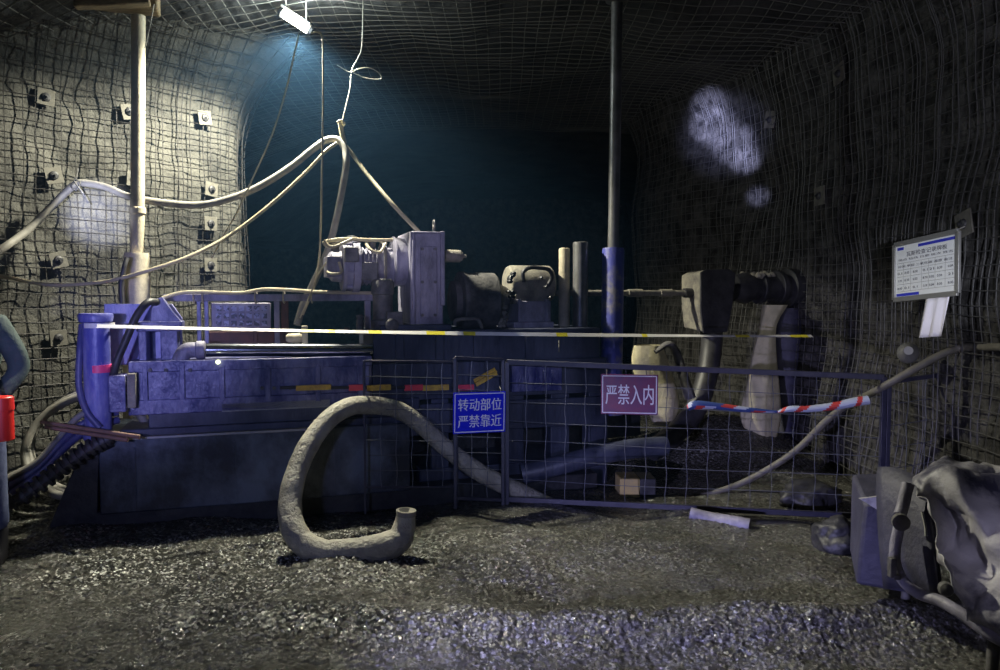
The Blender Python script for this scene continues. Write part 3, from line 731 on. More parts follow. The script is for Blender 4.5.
# ------------------------------------------------------------------ roof props
def prop(label, px, w, pxt, rs, mats, split, topblock):
    a = RW(px, 335, w); k = a.y / FPX; ta = P(pxt, 5, a.y)
    base = Vector((a.x, a.y, 0.56))
    t = thing('roof_prop', base, label, 'roof prop', group=None)
    zt = roof_z(ta.x, a.y) - 0.02
    zs = RW(px, split, w).z
    top = zt - (0.16 if topblock else 0.03)
    ax = Vector((ta.x - a.x, 0, ta.z - a.z)).normalized(); at_ = lambda z: base + ax * ((z - base.z) / ax.z)
    base = base + ax * ((base.z - a.z) / ax.z); base.z = 0.56
    s = MB(); s.lathe(base, ax, [(0, rs[0] * 1.1 * k), (0.03, rs[0] * k), (zs - 0.56 - 0.02, rs[0] * k), (zs - 0.56, rs[0] * 0.94 * k)], 24)
    part(s, 'outer_sleeve', mats[0], t)
    s = MB(); s.lathe(at_(zs), ax, [(0, rs[1] * k), (top - zs, rs[1] * k)], 20)
    part(s, 'inner_column', mats[1], t)
    if not topblock:
        s = MB(); s.lathe(at_(top), ax, [(0, rs[1] * 1.1 * k), (0.005, rs[1] * 2 * k), (0.03, rs[1] * 2 * k)], 20)
        part(s, 'head_plate', mats[1], t)
    else:
        s = MB(); s.lathe(at_(zs + 0.3), ax, [(0, rs[1] * 1.0 * k), (0.01, rs[1] * 1.2 * k), (0.05, rs[1] * 1.2 * k), (0.06, rs[1] * k)], 20)
        part(s, 'collar', mats[0], t)
    base = at_(top)
    return base, zt, top
pb, pzt, ptop = prop('pale roof prop standing on the blue rear panel end of the rig', 137, 0.97, 138.5, (12.5, 6.5), ('prop_pale', 'prop_pale'), 253, True)
# timber headboard and wedge
d = Vector((0.93, 0.30, 0.0)).normalized()
mb = MB(); c = Vector((pb.x, pb.y, (ptop + pzt) / 2 + 0.03)); mb.beam(c - d * 0.33, c + d * 0.15, 0.2, 0.15)
tag(mb.build('headboard', 'wood', bevel=0.015), 'timber block wedged between the pale prop and the roof', 'timber block')
mb = MB(); c2 = c + Vector((-0.06, -0.14, -0.085)); mb.beam(c2 - d * 0.32 + Vector((0, 0, -0.03)), c2 + d * 0.2 + Vector((0, 0, 0.045)), 0.10, 0.055)
tag(mb.build('wooden_wedge', 'wood', bevel=0.012), 'sloping wooden wedge poking out left of the pale prop head', 'wedge')
prop('grey roof prop in a chipped blue sleeve beside the guide posts', 612, 0.35, 617, (11, 5.6), ('prop_blue', 'prop_grey'), 248, False)
mb = MB(); q = RW(127, 265, 0.8)
mb.tube(smooth([RW(122, 306, 0.72), RW(121, 285, 0.72), RW(124, 268, 0.72), RW(127, 258, 0.75)], 6), 0.018, 10)
tag(mb.build('prop_hose', 'rubber'), 'short black hose upright against the pale prop sleeve', 'hose')

# ------------------------------------------------------------------ dust hood, casing, bags
t = thing('dust_hood', RW(712, 330, 0.55), 'tapered steel hood at the drill hole, pale body with its shaded front painted dark', 'hood')
hk = RW(690, 300, 0.55).y / FPX
def hood():
    m = MB()
    p0 = [RW(700, 273, 0.40), RW(706, 270, 0.40), RW(728, 270, 0.40), RW(734, 274, 0.40), RW(731, 305, 0.40), RW(726, 331, 0.40), RW(703, 332, 0.40), RW(700, 310, 0.40)]
    c_ = sum(p0, Vector()) / 8; p1 = [c_ + (p - c_) * 0.93 + WY * 0.34 for p in p0]
    n = 8
    m.add(p0 + p1, [tuple(range(n))[::-1], tuple(range(n, 2 * n))] + [(i, (i + 1) % n, n + (i + 1) % n, n + i) for i in range(n)])
    part(m, 'hood_body', 'dust_grey', t, bevel=0.014)
    m = MB(); m.prism([p + (p - c_) * 0.03 for p in p0], -WY * 0.02); part(m, 'shade_front', 'black_steel', t, bevel=0.006)  # front painted dark, its shade put into the colour
    m = MB(); m.cyl(RW(684, 293, 0.55), RW(696, 293, 0.55), 0.045, n=18); part(m, 'rod_seal', 'rubber', t)
hood()
wallp = RW(801, 290, 0.62)
t = thing('casing_pipe', RW(766, 290, 0.62), 'black flanged casing pipe running from the hood into the right wall', 'pipe')
ax = UX
p0 = RW(733, 288, 0.62); k = p0.y / FPX; g = lambda x: (RW(x, 288, 0.62) - p0).dot(UX)
m = MB(); m.lathe(p0, ax, [(0, 13 * k), (g(745), 16 * k), (g(752), 12 * k), (g(770), 12 * k), (g(790), 13 * k), (g(815), 13 * k)], 24); part(m, 'pipe_body', 'black_steel', t)
for x0, x1, r in ((757, 761, 16), (774, 779, 18), (785, 801, 20)):
    m = MB(); m.lathe(p0 + ax * g(x0), ax, [(0, r * k * .96), (0.006, r * k), (g(x1) - g(x0) - .006, r * k), (g(x1) - g(x0), r * k * .96)], 24)
    part(m, 'flange', 'black_steel', t)
m = MB(); 
for i in range(16):
    rr = random.Random(i); q = p0 + ax * g(rr.uniform(740, 796)) + Vector((0, 0, 13.5 * k)) + WY * rr.uniform(-.1, .1); s = rr.uniform(.02, .05)
    m.lathe(q - Vector((0, 0, s)), (rr.uniform(-.4, .4), rr.uniform(-.4, .4), 1), [(0, s * .5), (s * .6, s), (s * 1.3, s * .8), (s * 1.8, s * .2)], 7)
part(m, 'mud_cake', 'dust_grey', t, smooth=False)['kind'] = 'stuff'
def sheet(rows, per=6, wr=0.02, sc=4.0, seed=0.0):
    sr = [smooth(r, per) for r in rows]
    cols = list(zip(*sr)); cols = [smooth(c, per) for c in cols]; out = list(zip(*cols))
    return [[p + Vector((fn(p.x, p.y, p.z, sc, seed), fn(p.x, p.y, p.z, sc, seed + 3), fn(p.x, p.y, p.z, sc, seed + 7))) * wr + Vector((fn(p.x, p.y, p.z, sc * 3, seed), 0, fn(p.x, p.y, p.z, sc * 3, seed + 5))) * wr * 0.45 for p in r] for r in out]
def tube_rows(spec, n=16, fold=0.12, folds=5, ph=0.0):
    """closed cloth sleeve: spec rows (px, py, w, half width px)"""
    sp = smooth([Vector((a, b, c)) for a, b, c, d in spec], 5); hw = smooth([Vector((d, 0, 0)) for a, b, c, d in spec], 5)
    rows = []
    for q, h in zip(sp, hw):
        c = RW(q.x, q.y, q.z); k = c.y / FPX; r = []
        for i in range(n + 1):
            a = 2 * PI * i / n; rr = h.x * k * (1 + fold * math.cos(folds * a + ph + q.y * 0.02))
            r.append(c + UX * math.cos(a) * rr + WY * math.sin(a) * rr * 0.7)
        rows.append(r)
    return rows
m = MB(); m.grid(tube_rows([(775, 305, 0.45, 13), (768, 325, 0.45, 9), (764, 350, 0.45, 12), (762, 385, 0.44, 17), (760, 415, 0.42, 21), (763, 440, 0.40, 13), (766, 449, 0.40, 7)], 28, 0.08, 5, 1.0))
tag(m.build('filter_bag', 'cloth_pale'), 'long pale yellow cloth bag hanging below the casing pipe', 'filter bag')
m = MB(); m.grid(tube_rows([(792, 308, 0.6, 11), (790, 330, 0.6, 15), (790, 360, 0.6, 16), (789, 400, 0.6, 12), (789, 440, 0.6, 11), (792, 462, 0.6, 11)], 24, 0.06, 4))
tag(m.build('filter_bag', 'cloth_dark'), 'dark blue cloth bag hanging behind the pale yellow bag', 'filter bag')
m = MB(); m.tube(smooth([RW(712, 331, 0.6), RW(711, 350, 0.58), RW(706, 380, 0.52), RW(694, 412, 0.45), RW(672, 436, 0.4), RW(650, 451, 0.36)], 8), [0.10] * 41, 16)
tag(m.build('dust_duct', 'rubber'), 'black flexible duct curving down from the steel hood', 'duct')
m = MB(); m.grid(tube_rows([(648, 345, 0.7, 14), (650, 360, 0.7, 18), (656, 380, 0.7, 19), (664, 405, 0.66, 17), (664, 425, 0.62, 10)], 26, 0.14, 3, 2.0))
tag(m.build('woven_sack', 'cloth_pale'), 'pale crumpled woven sack slumped behind the red sign', 'sack')
m = MB(); m.tube(smooth([RW(655, 352, 0.42), RW(668, 344, 0.4), RW(676, 352, 0.4), RW(682, 372, 0.38), RW(690, 398, 0.36)], 8), [0.03 + 0.0012 * i for i in range(33)], 12, flat=0.7)
tag(m.build('bent_pipe', 'dusty_steel'), 'bent dusty pipe stub beside the pale sack', 'pipe')

# ------------------------------------------------------------------ fence panels and signs
def fence(label, p, q, ztop, zbot, cell, fr, wire_r=0.0028, topr=None):
    p = Vector(p); q = Vector(q); d = (q - p); L = d.length; d.normalize()
    t = thing('fence_panel', (p.x, p.y, 0), label, 'fence panel')
    P3 = lambda s, z: Vector((p.x + d.x * s, p.y + d.y * s, z))
    zt = lambda s: ztop[0] + (ztop[1] - ztop[0]) * s / L
    zb = lambda s: zbot[0] + (zbot[1] - zbot[0]) * s / L
    m = MB(); m.beam(P3(0, zt(0)), P3(L, zt(L)), fr * 0.8, topr or fr); part(m, 'top_rail', 'fence_frame', t, bevel=0.003)
    m = MB(); m.beam(P3(0, zb(0)), P3(L, zb(L)), fr * 0.8, topr or fr); part(m, 'bottom_rail', 'fence_frame', t, bevel=0.003)
    for s in (0, L):
        m = MB(); m.beam(P3(s, min(zb(s), 0.06) - 0.04), P3(s, zt(s)), fr, fr, up=(0, 1, 0)); part(m, 'post', 'fence_frame', t, bevel=0.003)
    m = MB(); rnd = random.Random(int(L * 1000)); n = max(2, round(L / cell)); nz = max(2, round((ztop[0] - zbot[0]) / cell)); off = Vector((d.y, -d.x, 0))
    for i in range(1, n):
        s = L * i / n; ph = rnd.uniform(0, 6)
        m.tube([P3(s + 0.006 * math.sin(j * 1.7 + ph), zb(s) + (zt(s) - zb(s)) * j / 12) + off * (0.004 + 0.004 * math.sin(j + ph)) for j in range(13)], wire_r, 5, caps=False)
    for j in range(1, nz):
        ph = rnd.uniform(0, 6)
        m.tube([P3(s, zb(s) + (zt(s) - zb(s)) * j / nz + 0.006 * math.sin(s * 3 + ph)) + off * -0.002 for s in np.linspace(0, L, 4 * n)], wire_r, 5, caps=False)
    part(m, 'wire_grid', 'wire_fence', t)
    return P3, d, off
fa = P(364, 361, 5.42); fb = P(457, 361, 5.62)
fence('mesh fence panel nearest the looped mud hose, left of the blue sign', (fa.x, fa.y, 0), (fb.x, fb.y, 0), (fa.z, P(457, 362, 5.62).z), (P(364, 487, 5.42).z, P(457, 487, 5.62).z), 0.118, 0.016)
fa = P(455, 358, 5.56); fb = P(503, 360, 5.7)
fence('narrow mesh fence panel carrying the blue sign', (fa.x, fa.y, 0), (fb.x, fb.y, 0), (fa.z, fb.z), (P(455, 498, 5.56).z, P(503, 500, 5.7).z), 0.118, 0.026)
fa = P(507, 362, 5.75); fb = P(884, 377, 5.3)
FC, fd, foff = fence('longest mesh fence panel, carrying the red sign', (fa.x, fa.y, 0), (fb.x, fb.y, 0), (fa.z, fb.z), (P(507, 499, 5.75).z, P(884, 517, 5.3).z), 0.152, 0.034, topr=0.04)
fa = P(889, 382, 5.3); fb = P(962, 372, 5.5)
fence('short mesh fence panel between the corner post and the right wall', (fa.x, fa.y, 0), (fb.x, fb.y, 0), (fa.z, fb.z), (P(889, 512, 5.3).z, P(962, 500, 5.5).z), 0.15, 0.03)

def sign(name, label, corners, Y0, Y1, body, mats, lines, border=0.012):
    tl, tr, br, bl = [P(c[0], c[1], Y) for c, Y in zip(corners, (Y0, Y1, Y1, Y0))]
    c = (tl + tr + br + bl) / 4; ex = ((tr + br) - (tl + bl)) / 2; W = ex.length; ex.normalize()
    ey = ((tl + tr) - (bl + br)) / 2; ey -= ex * ey.dot(ex); H = ey.length; ey.normalize(); ez = ex.cross(ey)
    t = thing(name, c - ey * H / 2, label, 'sign')
    m = MB(); m.prism([c - ex * W / 2 - ey * H / 2, c + ex * W / 2 - ey * H / 2, c + ex * W / 2 + ey * H / 2, c - ex * W / 2 + ey * H / 2], -ez * 0.006)
    part(m, 'plate', mats[0], t, bevel=0.0015)
    m = MB()
    i = border; th = 0.007
    for sx, sy, ww, hh in ((0, 1, W - 2 * i, th), (0, -1, W - 2 * i, th), (1, 0, th, H - 2 * i), (-1, 0, th, H - 2 * i)):
        cc = c + ex * sx * (W / 2 - i) + ey * sy * (H / 2 - i) + ez * 0.0012
        m.add([cc - ex * ww / 2 - ey * hh / 2, cc + ex * ww / 2 - ey * hh / 2, cc + ex * ww / 2 + ey * hh / 2, cc - ex * ww / 2 + ey * hh / 2], [(0, 1, 2, 3)])
    part(m, 'border', mats[1], t, fix=False)
    m = MB()
    for txt, fy, fw, fh in lines:
        m.text(txt, c + ey * H * fy, ex, ey, (W * fw, H * fh), bold=0.0, depth=0.0022)
        m.text(txt, c + ey * H * fy + ex * 0.0022, ex, ey, (W * fw, H * fh), bold=0.0, depth=0.0024)
    part(m, 'lettering', mats[1], t, fix=False)
    m = MB()
    for sx in (-1, 1):
        a = c + ex * sx * W * 0.4 + ey * H * 0.46; m.tube(smooth([a + ez * .004, a + ey * 0.03, a + ey * 0.045 - ez * 0.03], 4), 0.002, 5)
    part(m, 'tie_wire', 'wire_thin', t)
sign('warning_sign', 'blue warning sign with white Chinese lettering on the mesh fence', ((452.5, 393), (505, 391), (506, 432), (454, 434)), 5.50, 5.64, '', ('sign_blue', 'sign_white'),
     (('转动部位', 0.20, 0.83, 0.30), ('严禁靠近', -0.20, 0.83, 0.30)))
sign('warning_sign', 'purplish red warning sign with white Chinese lettering on the mesh fence', ((601, 374), (658, 375), (658, 415), (601, 414)), 5.58, 5.52, '', ('sign_red', 'sign_white'),
     (('严禁入内', 0.0, 0.84, 0.50),))

# ------------------------------------------------------------------ barrier tape
def tape():
    p = RW(97, 326, -0.03); q = RW(812, 336, 0.05); N = 120; m = MB(); rows = []
    prev = None
    yel = [(300, 312), (325, 338), (368, 380), (428, 445), (466, 478), (555, 568), (735, 748), (790, 806), (640, 648)]
    pts = []
    for i in range(N + 1):
        s = i / N; c = p.lerp(q, s); c.z -= 0.035 * 4 * s * (1 - s) * 0.5 ; tw = 0.5 * math.sin(s * 9) + 0.3
        tw = 0.75 + 0.25 * math.sin(s * 9); up = Vector((0, 0, 1)) * math.cos(tw) + WY * math.sin(tw); pts.append((c, up))
    for i in range(N):
        (a, u), (b, v) = pts[i], pts[i + 1]; h = 0.016
        px = proj((a + b) / 2)[0]; k = 1 if any(l <= px <= r for l, r in yel) else 0
        th = WY * 0.002
        m.hexa([a - u * h - th, b - v * h - th, b - v * h + th, a - u * h + th], [a + u * h - th, b + v * h - th, b + v * h + th, a + u * h + th], k)
    # knot round the rear column
    c = RIG0 + UX * R(99, 330, 0.1).x + WY * 0.1; z = p.z; r = 14.2 * K(100, 0.1)
    pr = [Vector((c.x + r * math.cos(a), c.y + r * math.sin(a), z)) for a in np.linspace(0, 2 * PI, 30)]
    for a, b in zip(pr, pr[1:]):
        n = Vector(((a + b) / 2 - Vector((c.x, c.y, z)))).normalized() * 0.002; u = Vector((0, 0, 0.016))
        m.hexa([a - u - n, b - u - n, b - u + n, a - u + n], [a + u - n, b + u - n, b + u + n, a + u + n], 0)
    o = m.build('barrier_tape', ['tape_white', 'tape_yellow']); tag(o, 'white and yellow barrier tape stretched across the front of the rig', 'barrier tape')
tape()
def flag(label, spec, mats, Y0, Y1, turns):
    c = smooth([P(a, b, Y0 + (Y1 - Y0) * i / (len(spec) - 1)) for i, (a, b, r) in enumerate(spec)], 10)
    r = [v.x for v in smooth([Vector((s[2] * 5.35 / FPX, 0, 0)) for s in spec], 10)]
    n = 12; N = len(c); m = MB()
    def mf(i, k): return int(math.floor((i / N * turns + k / n) * 3)) % len(mats)
    m.tube(c, r, n, flat=0.6, mfun=mf)
    tag(m.build('striped_tape', mats), label, 'striped tape')
flag('blue and white striped tape twisted along the fence, left piece', [(688, 408, 5), (695, 405, 7.5), (715, 406, 6), (740, 409, 5), (765, 411, 3), (782, 412, 1.5)], ['stripe_blue', 'stripe_blue', 'stripe_red', 'stripe_white', 'stripe_blue'], 5.42, 5.36, 3.4)
flag('red and white striped tape twisted along the fence, right piece', [(778, 412, 2), (790, 409, 5), (808, 409, 5.5), (835, 406, 6.5), (855, 402, 7.5), (868, 400, 7.5)], ['stripe_red', 'stripe_white', 'stripe_white'], 5.33, 5.25, 4.0)

# ------------------------------------------------------------------ cables and hoses
def tubething(name, mats, pts, r, label, cat, n=12, per=8, **k):
    m = MB(); s = smooth(pts, per)
    rr = r if not isinstance(r, (list, tuple)) else [v.x for v in smooth([Vector((a, 0, 0)) for a in r], per)]
    m.tube(s, rr, n, **k)
    return tag(m.build(name, mats), label, cat)
hook = P(344, 143, 6.35)
tubething('power_cable', 'cable_grey', [P(-40, 272, 5.5), P(0, 250, 5.75), P(30, 228, 5.95), P(58, 200, 6.05), P(73, 186, 6.08), P(82, 183, 6.1), P(105, 187, 6.1), P(130, 197, 6.05), P(165, 203, 6.1), P(200, 205, 6.15)] +
          [P(232, 198, 6.2), P(262, 185, 6.25), P(292, 166, 6.3), P(312, 150, 6.33), P(326, 140.5, 6.35), P(338, 140, 6.35), P(345, 150, 6.33), P(346, 165, 6.3), P(342, 190, 6.28), P(336, 220, 6.26), P(328, 250, 6.25), P(315, 280, 6.22), P(303, 305, 6.2), P(297, 325, 6.15)],
          0.029, 'thick pale cable looping from the left wall over the wire hook', 'cable')
tubething('power_cable', 'cable_pale', [P(-30, 272, 5.5), P(0, 276, 5.7), P(50, 285, 5.85), P(95, 283, 5.85), P(118, 279, 5.75), P(150, 270, 5.75), P(190, 256, 5.9), P(230, 235, 6.1), P(270, 205, 6.2), P(305, 173, 6.28), P(326, 151, 6.31), P(337, 143, 6.31)],
          0.015, 'thinner pale cable drooping below the thick one', 'cable')
tubething('power_cable', 'cable_pale', [P(346, 146, 6.36), P(352, 154, 6.35), P(368, 175, 6.25), P(395, 207, 6.1), P(419, 232, RW(419, 232, WC - .1).y)], 0.016, 'short pale cable sloping from the hook down to the gearbox', 'cable')
lamp_c = P(296, 22, 6.0)
tubething('lamp_cord', 'cable_pale', [P(299, 34, 6.0), P(294, 55, 6.02), P(286, 90, 6.05), P(272, 135, 6.08), P(252, 180, 6.12), P(237, 212, 6.2), P(224, 235, 6.3), P(212, 258, 6.4)], 0.0065, 'thin lamp cord slanting down left from the roof lamp', 'cord', n=8)
tubething('lamp_cord', 'cable_pale', [P(311, 33, 6.0), P(317, 32, 6.0), P(322, 37, 6.0), P(323, 60, 6.0), P(323, 110, 6.02), P(322, 170, 6.05), P(321, 220, 6.08), P(319, 260, 6.1), P(313, 290, 6.1), P(303, 315, 6.1)], 0.0075, 'thin lamp cord hanging straight down from the roof lamp', 'cord', n=8)
m = MB()
hx = Vector((P(364, 40, 6.35).x, 6.35, roof_z(P(364, 40, 6.35).x, 6.35) - 0.04))
m.tube(smooth([hx, P(362, 44, 6.35), P(358, 58, 6.35), P(352, 70, 6.35), P(350, 88, 6.35), P(346, 106, 6.35), P(343, 118, 6.35), P(342, 128, 6.35), P(345, 137, 6.35), P(346, 143, 6.35), P(343, 146, 6.37), P(340, 142, 6.38)], 6), 0.0055, 6)
m.tube(smooth([P(337, 65, 6.36), P(350, 72, 6.35), P(358, 69, 6.3), P(370, 68, 6.28), P(380, 74, 6.3), P(380, 79, 6.33), P(366, 78, 6.36), P(351, 72, 6.36)], 6), 0.004, 6)
tag(m.build('wire_hook', 'wire_thin'), 'twisted wire hook hanging from the roof above the rig', 'hook')
m = MB(); m.cyl(P(340, 122, 6.35), P(345, 150, 6.35), 0.02, n=10)
m.tube(smooth([P(337, 122, 6.33), P(341, 120, 6.31), P(345, 124, 6.33), P(341, 128, 6.37)], 5), 0.008, 6)
tag(m.build('cable_strap', 'cable_pale'), 'pale strap binding the cables to the wire hook', 'strap')
tubething('tie_wire', 'dusty_steel', [P(78, 168, 6.08), P(76, 178, 6.05), P(71, 186, 6.03), P(76, 190, 6.03), P(80, 182, 6.05), P(74, 181, 6.03), P(82, 192, 6.05), P(88, 203, 6.1)], 0.006, 'loose tie wire holding the thick cable to the left wall', 'wire', n=6)
# wire from the prop head
tubething('tie_wire', 'wire_thin', [P(154, 4, 5.85), P(150, 25, 5.85), P(145, 48, 5.85)], 0.004, 'thin tie wire hanging beside the pale prop head', 'wire', n=6)

# big suction hose
hp = [P(560, 512, 5.86), P(520, 492, 5.84), P(482, 474, 5.8), P(445, 447, 5.76), P(420, 424, 5.68), P(395, 409, 5.6), P(366, 405, 5.4), P(346, 408, 5.25), P(326, 422, 5.1), P(307, 448, 4.95), P(294, 480, 4.8), P(290, 508, 4.7), P(294, 530, 4.62),
      P(306, 545, 4.58), P(326, 552, 4.56), P(352, 551, 4.56), P(378, 548, 4.58), P(397, 541, 4.6), P(404, 527, 4.62), P(406, 512, 4.62)]
hr = [0.07, 0.07, 0.07, 0.065, 0.065, 0.065, 0.065, 0.065, 0.066, 0.068, 0.07, 0.074, 0.078, 0.078, 0.076, 0.078, 0.085, 0.085, 0.068, 0.056]
t = thing('suction_hose', (P(350, 560, 4.56).x, 4.56, 0), 'thick muddy hose looping down to the mud before the skid', 'hose')
m = MB(); m.tube(smooth(hp, 8), [v.x * (1 + 0.05 * fn(i, 0, 0, .3)) for i, v in enumerate(smooth([Vector((a, 0, 0)) for a in hr], 8))], 18)
part(m, 'hose_body', 'hose_mud', t)
e = hp[-1]; m = MB(); m.cyl(e - Vector((0, 0, 0.02)), e + Vector((0.002, 0, 0.012)), 0.062, n=18); part(m, 'end_ferrule', 'dust_grey', t)
m = MB(); m.cyl(e, e + Vector((0.002, 0, 0.0135)), 0.045, n=16); part(m, 'open_mouth', 'hole', t)
tubething('return_hose', 'paint_dark', [P(522, 474, 5.93), P(545, 469, 5.94), P(590, 457, 5.98), P(630, 449, 6.05), P(665, 446, 6.15)], 0.08, 'fat blue grey hose lying along the fence under the red sign', 'hose', n=16)
tubething('ground_pipe', 'lilac_grey', [P(690, 514, 5.35), P(710, 519, 5.3), P(735, 523, 5.2), P(750, 526, 5.15)], 0.05, 'short pale blue pipe lying on the mud under the fence', 'pipe', n=14)
tubething('ground_log', 'black_steel', [P(735, 528, 5.3), P(780, 530, 5.25), P(820, 533, 5.2), P(850, 536, 5.15)], [0.06, 0.07, 0.065, 0.06], 'black pipe lying on the mud near the covered machine', 'pipe', n=14)
tubething('water_hose', 'hose_dark', [P(1060, 346, 4.0), P(1000, 347, 4.7), P(968, 347, 5.1), P(945, 353, 5.15), P(920, 366, 5.18), P(890, 383, 5.24), P(868, 395, 5.45), P(848, 404, 5.6), P(825, 422, 5.75), P(800, 447, 5.9), P(772, 467, 6.0), P(735, 486, 6.05), P(690, 500, 6.05)],
          0.026, 'grey water hose running from the right wall down behind the fence', 'hose')
m = MB(); c = P(911, 353, 5.35); m.lathe(c + Vector((0.02, .08, -0.02)), (-0.5, -1, 0.3), [(0, 0.05), (0.03, 0.07), (0.09, 0.072), (0.12, 0.05), (0.16, 0.03)], 16)
tag(m.build('pipe_coupling', 'alu'), 'round grey pipe coupling below the hanging paper', 'coupling')

# hose coil and bundle at the left end
m = MB(); pts = []
c0 = P(92, 440, 5.55)
for i in range(0, 132):
    a = 0.7 + i * 2 * PI / 42; k = i / 132
    rx = 0.575 - 0.02 * math.sin(k * 15) - 0.15 * k; rz = 0.37 - 0.035 * k
    pts.append(c0 + Vector((math.cos(a) * rx + .05, 0.10 - 0.25 * k + 0.18 * math.sin(a), math.sin(a) * rz - 0.02 * k)))
m.tube(pts, 0.03, 10)
tag(m.build('hose_coil', 'cable_grey'), 'coiled grey hose hanging at the left end of the rig', 'hose coil')
for i, (dy, mt, lb, r) in enumerate(((0, 'hose_blue', 'blue hydraulic hose lowest in the bundle at the rig tail', 0.026), (-8, 'hose_blue', 'blue hydraulic hose in the middle of the rig tail bundle', 0.024), (-16, 'cable_grey', 'grey hydraulic hose topmost of the rig tail bundle', 0.022))):
    tubething('hydraulic_hose', mt, [P(-30, 515 + dy, 4.75), P(8, 494 + dy, 4.9), P(38, 474 + dy * .8, 5.0), P(60, 452 + dy, 5.08), P(80, 435 + dy * 1.2, 5.1), P(100, 425 + dy, 5.15 + 0.03 * i), P(118, 420 + dy, 5.25)], r, lb, 'hose', n=10)
m = MB(); L = smooth([P(-20, 520, 4.7), P(20, 498, 4.82), P(48, 478, 4.9), P(72, 460, 4.95), P(96, 445, 5.0), P(112, 437, 5.04)], 10)
m.tube(L, 0.055, 12, flat=0.7)
for i in range(2, len(L) - 2, 3):
    d_ = (L[i + 1] - L[i - 1]).normalized(); m.tube([L[i] - d_ * 0.012, L[i] + d_ * 0.012], 0.062, 12)
tag(m.build('cable_chain', 'rubber'), 'black ribbed cable chain slanting from the skid corner to the floor', 'cable chain')
for i, (a, b, y0, y1, lb) in enumerate(((41, 140, 422, 437, 'long brown rod lying across the hose coil, upper'), (45, 128, 427, 440, 'long brown rod lying across the hose coil, lower'))):
    m = MB(); m.cyl(P(a, y0, 4.93), P(b, y1, 4.96), 0.013, 0.015, 10); tag(m.build('steel_rod', 'rust_wood'), lb, 'rod')

# yellow box on the ground behind the fence
mb = MB(); q = P(637, 498, 5.95); t = thing('small_box', (q.x, q.y, max(0, q.z)), 'small yellow box with a dark end behind the fence', 'box', 0.0)
for nm, a, b, mt in (('box_body', 620, 640, 'box_yellow'), ('dark_end', 640, 656, 'black_steel')):
    m = MB(); A_ = P(a, 479, 5.95); B_ = P(b, 498, 5.95); m.box((A_.x, 5.95, A_.z), (B_.x, 6.2, B_.z)); part(m, nm, mt, t, bevel=0.008)

# ------------------------------------------------------------------ rock bolts
def bolt(px, py, pos, at, ln, label, size=0.13):
    tt = t_of(at, ln, px, 2.5); x, y = at(tt); z = P(px, py, y).z
    c = pos(tt, z, 0.05, False); n = (pos(tt, z, 0.3, False) - pos(tt, z, 0.0, False)); n.z = 0; n.normalize()
    u = Vector((0, 0, 1)); r_ = u.cross(n).normalized()
    ro = random.Random(px).uniform(-.25, .25); ex = r_ * math.cos(ro) + u * math.sin(ro); ey = u * math.cos(ro) - r_ * math.sin(ro)
    t = thing('rock_bolt', c, label, 'rock bolt', group=None)
    h = size / 2; m = MB()
    m.prism([c - ex * h - ey * h, c + ex * h - ey * h, c + ex * h + ey * h, c - ex * h + ey * h], n * 0.012)
    part(m, 'plate', 'bolt_plate', t, bevel=0.003)
    m = MB(); m.lathe(c + n * 0.012, n, [(0, 0.036), (0.012, 0.032), (0.02, 0.018)], 16); part(m, 'dome', 'black_steel', t)
    m = MB(); m.cyl(c + n * 0.02, c + n * 0.035, 0.02, n=6); m.cyl(c + n * 0.035, c + n * 0.05, 0.010, n=8); part(m, 'bolt_end', 'black_steel', t)
for px, py, lb in ((47, 98, 'square rock bolt plate highest on the left wall, far left of the prop'), (128, 113, 'rock bolt plate just left of the pale prop, high up'), (202, 119, 'rock bolt plate high on the left wall, right of the prop'),
                   (52, 176, 'rock bolt plate above the cable hanging point on the left wall'), (208, 190, 'rock bolt plate just above the thick cable, right of the prop'), (207, 224, 'rock bolt plate just below the thick cable, right of the prop'),
                   (56, 260, 'rock bolt plate above the thin cable near the left edge'), (207, 265, 'rock bolt plate lowest on the lit left wall, right of the prop'), (53, 338, 'rock bolt plate low on the left wall behind the person'), (131, 180, 'rock bolt plate half hidden by the pale prop')):
    bolt(px, py, posL, latL, lenL, lb)
for px, py, lb in ((842, 74, 'rock bolt plate high on the dark right wall'), (772, 120, 'rock bolt plate right of the lamp spot on the right wall'), (826, 196, 'rock bolt plate up left of the notice board'), (978, 224, 'rock bolt plate by the top right corner of the notice board')):
    bolt(px, py, posR, latR, lenR, lb, 0.17)

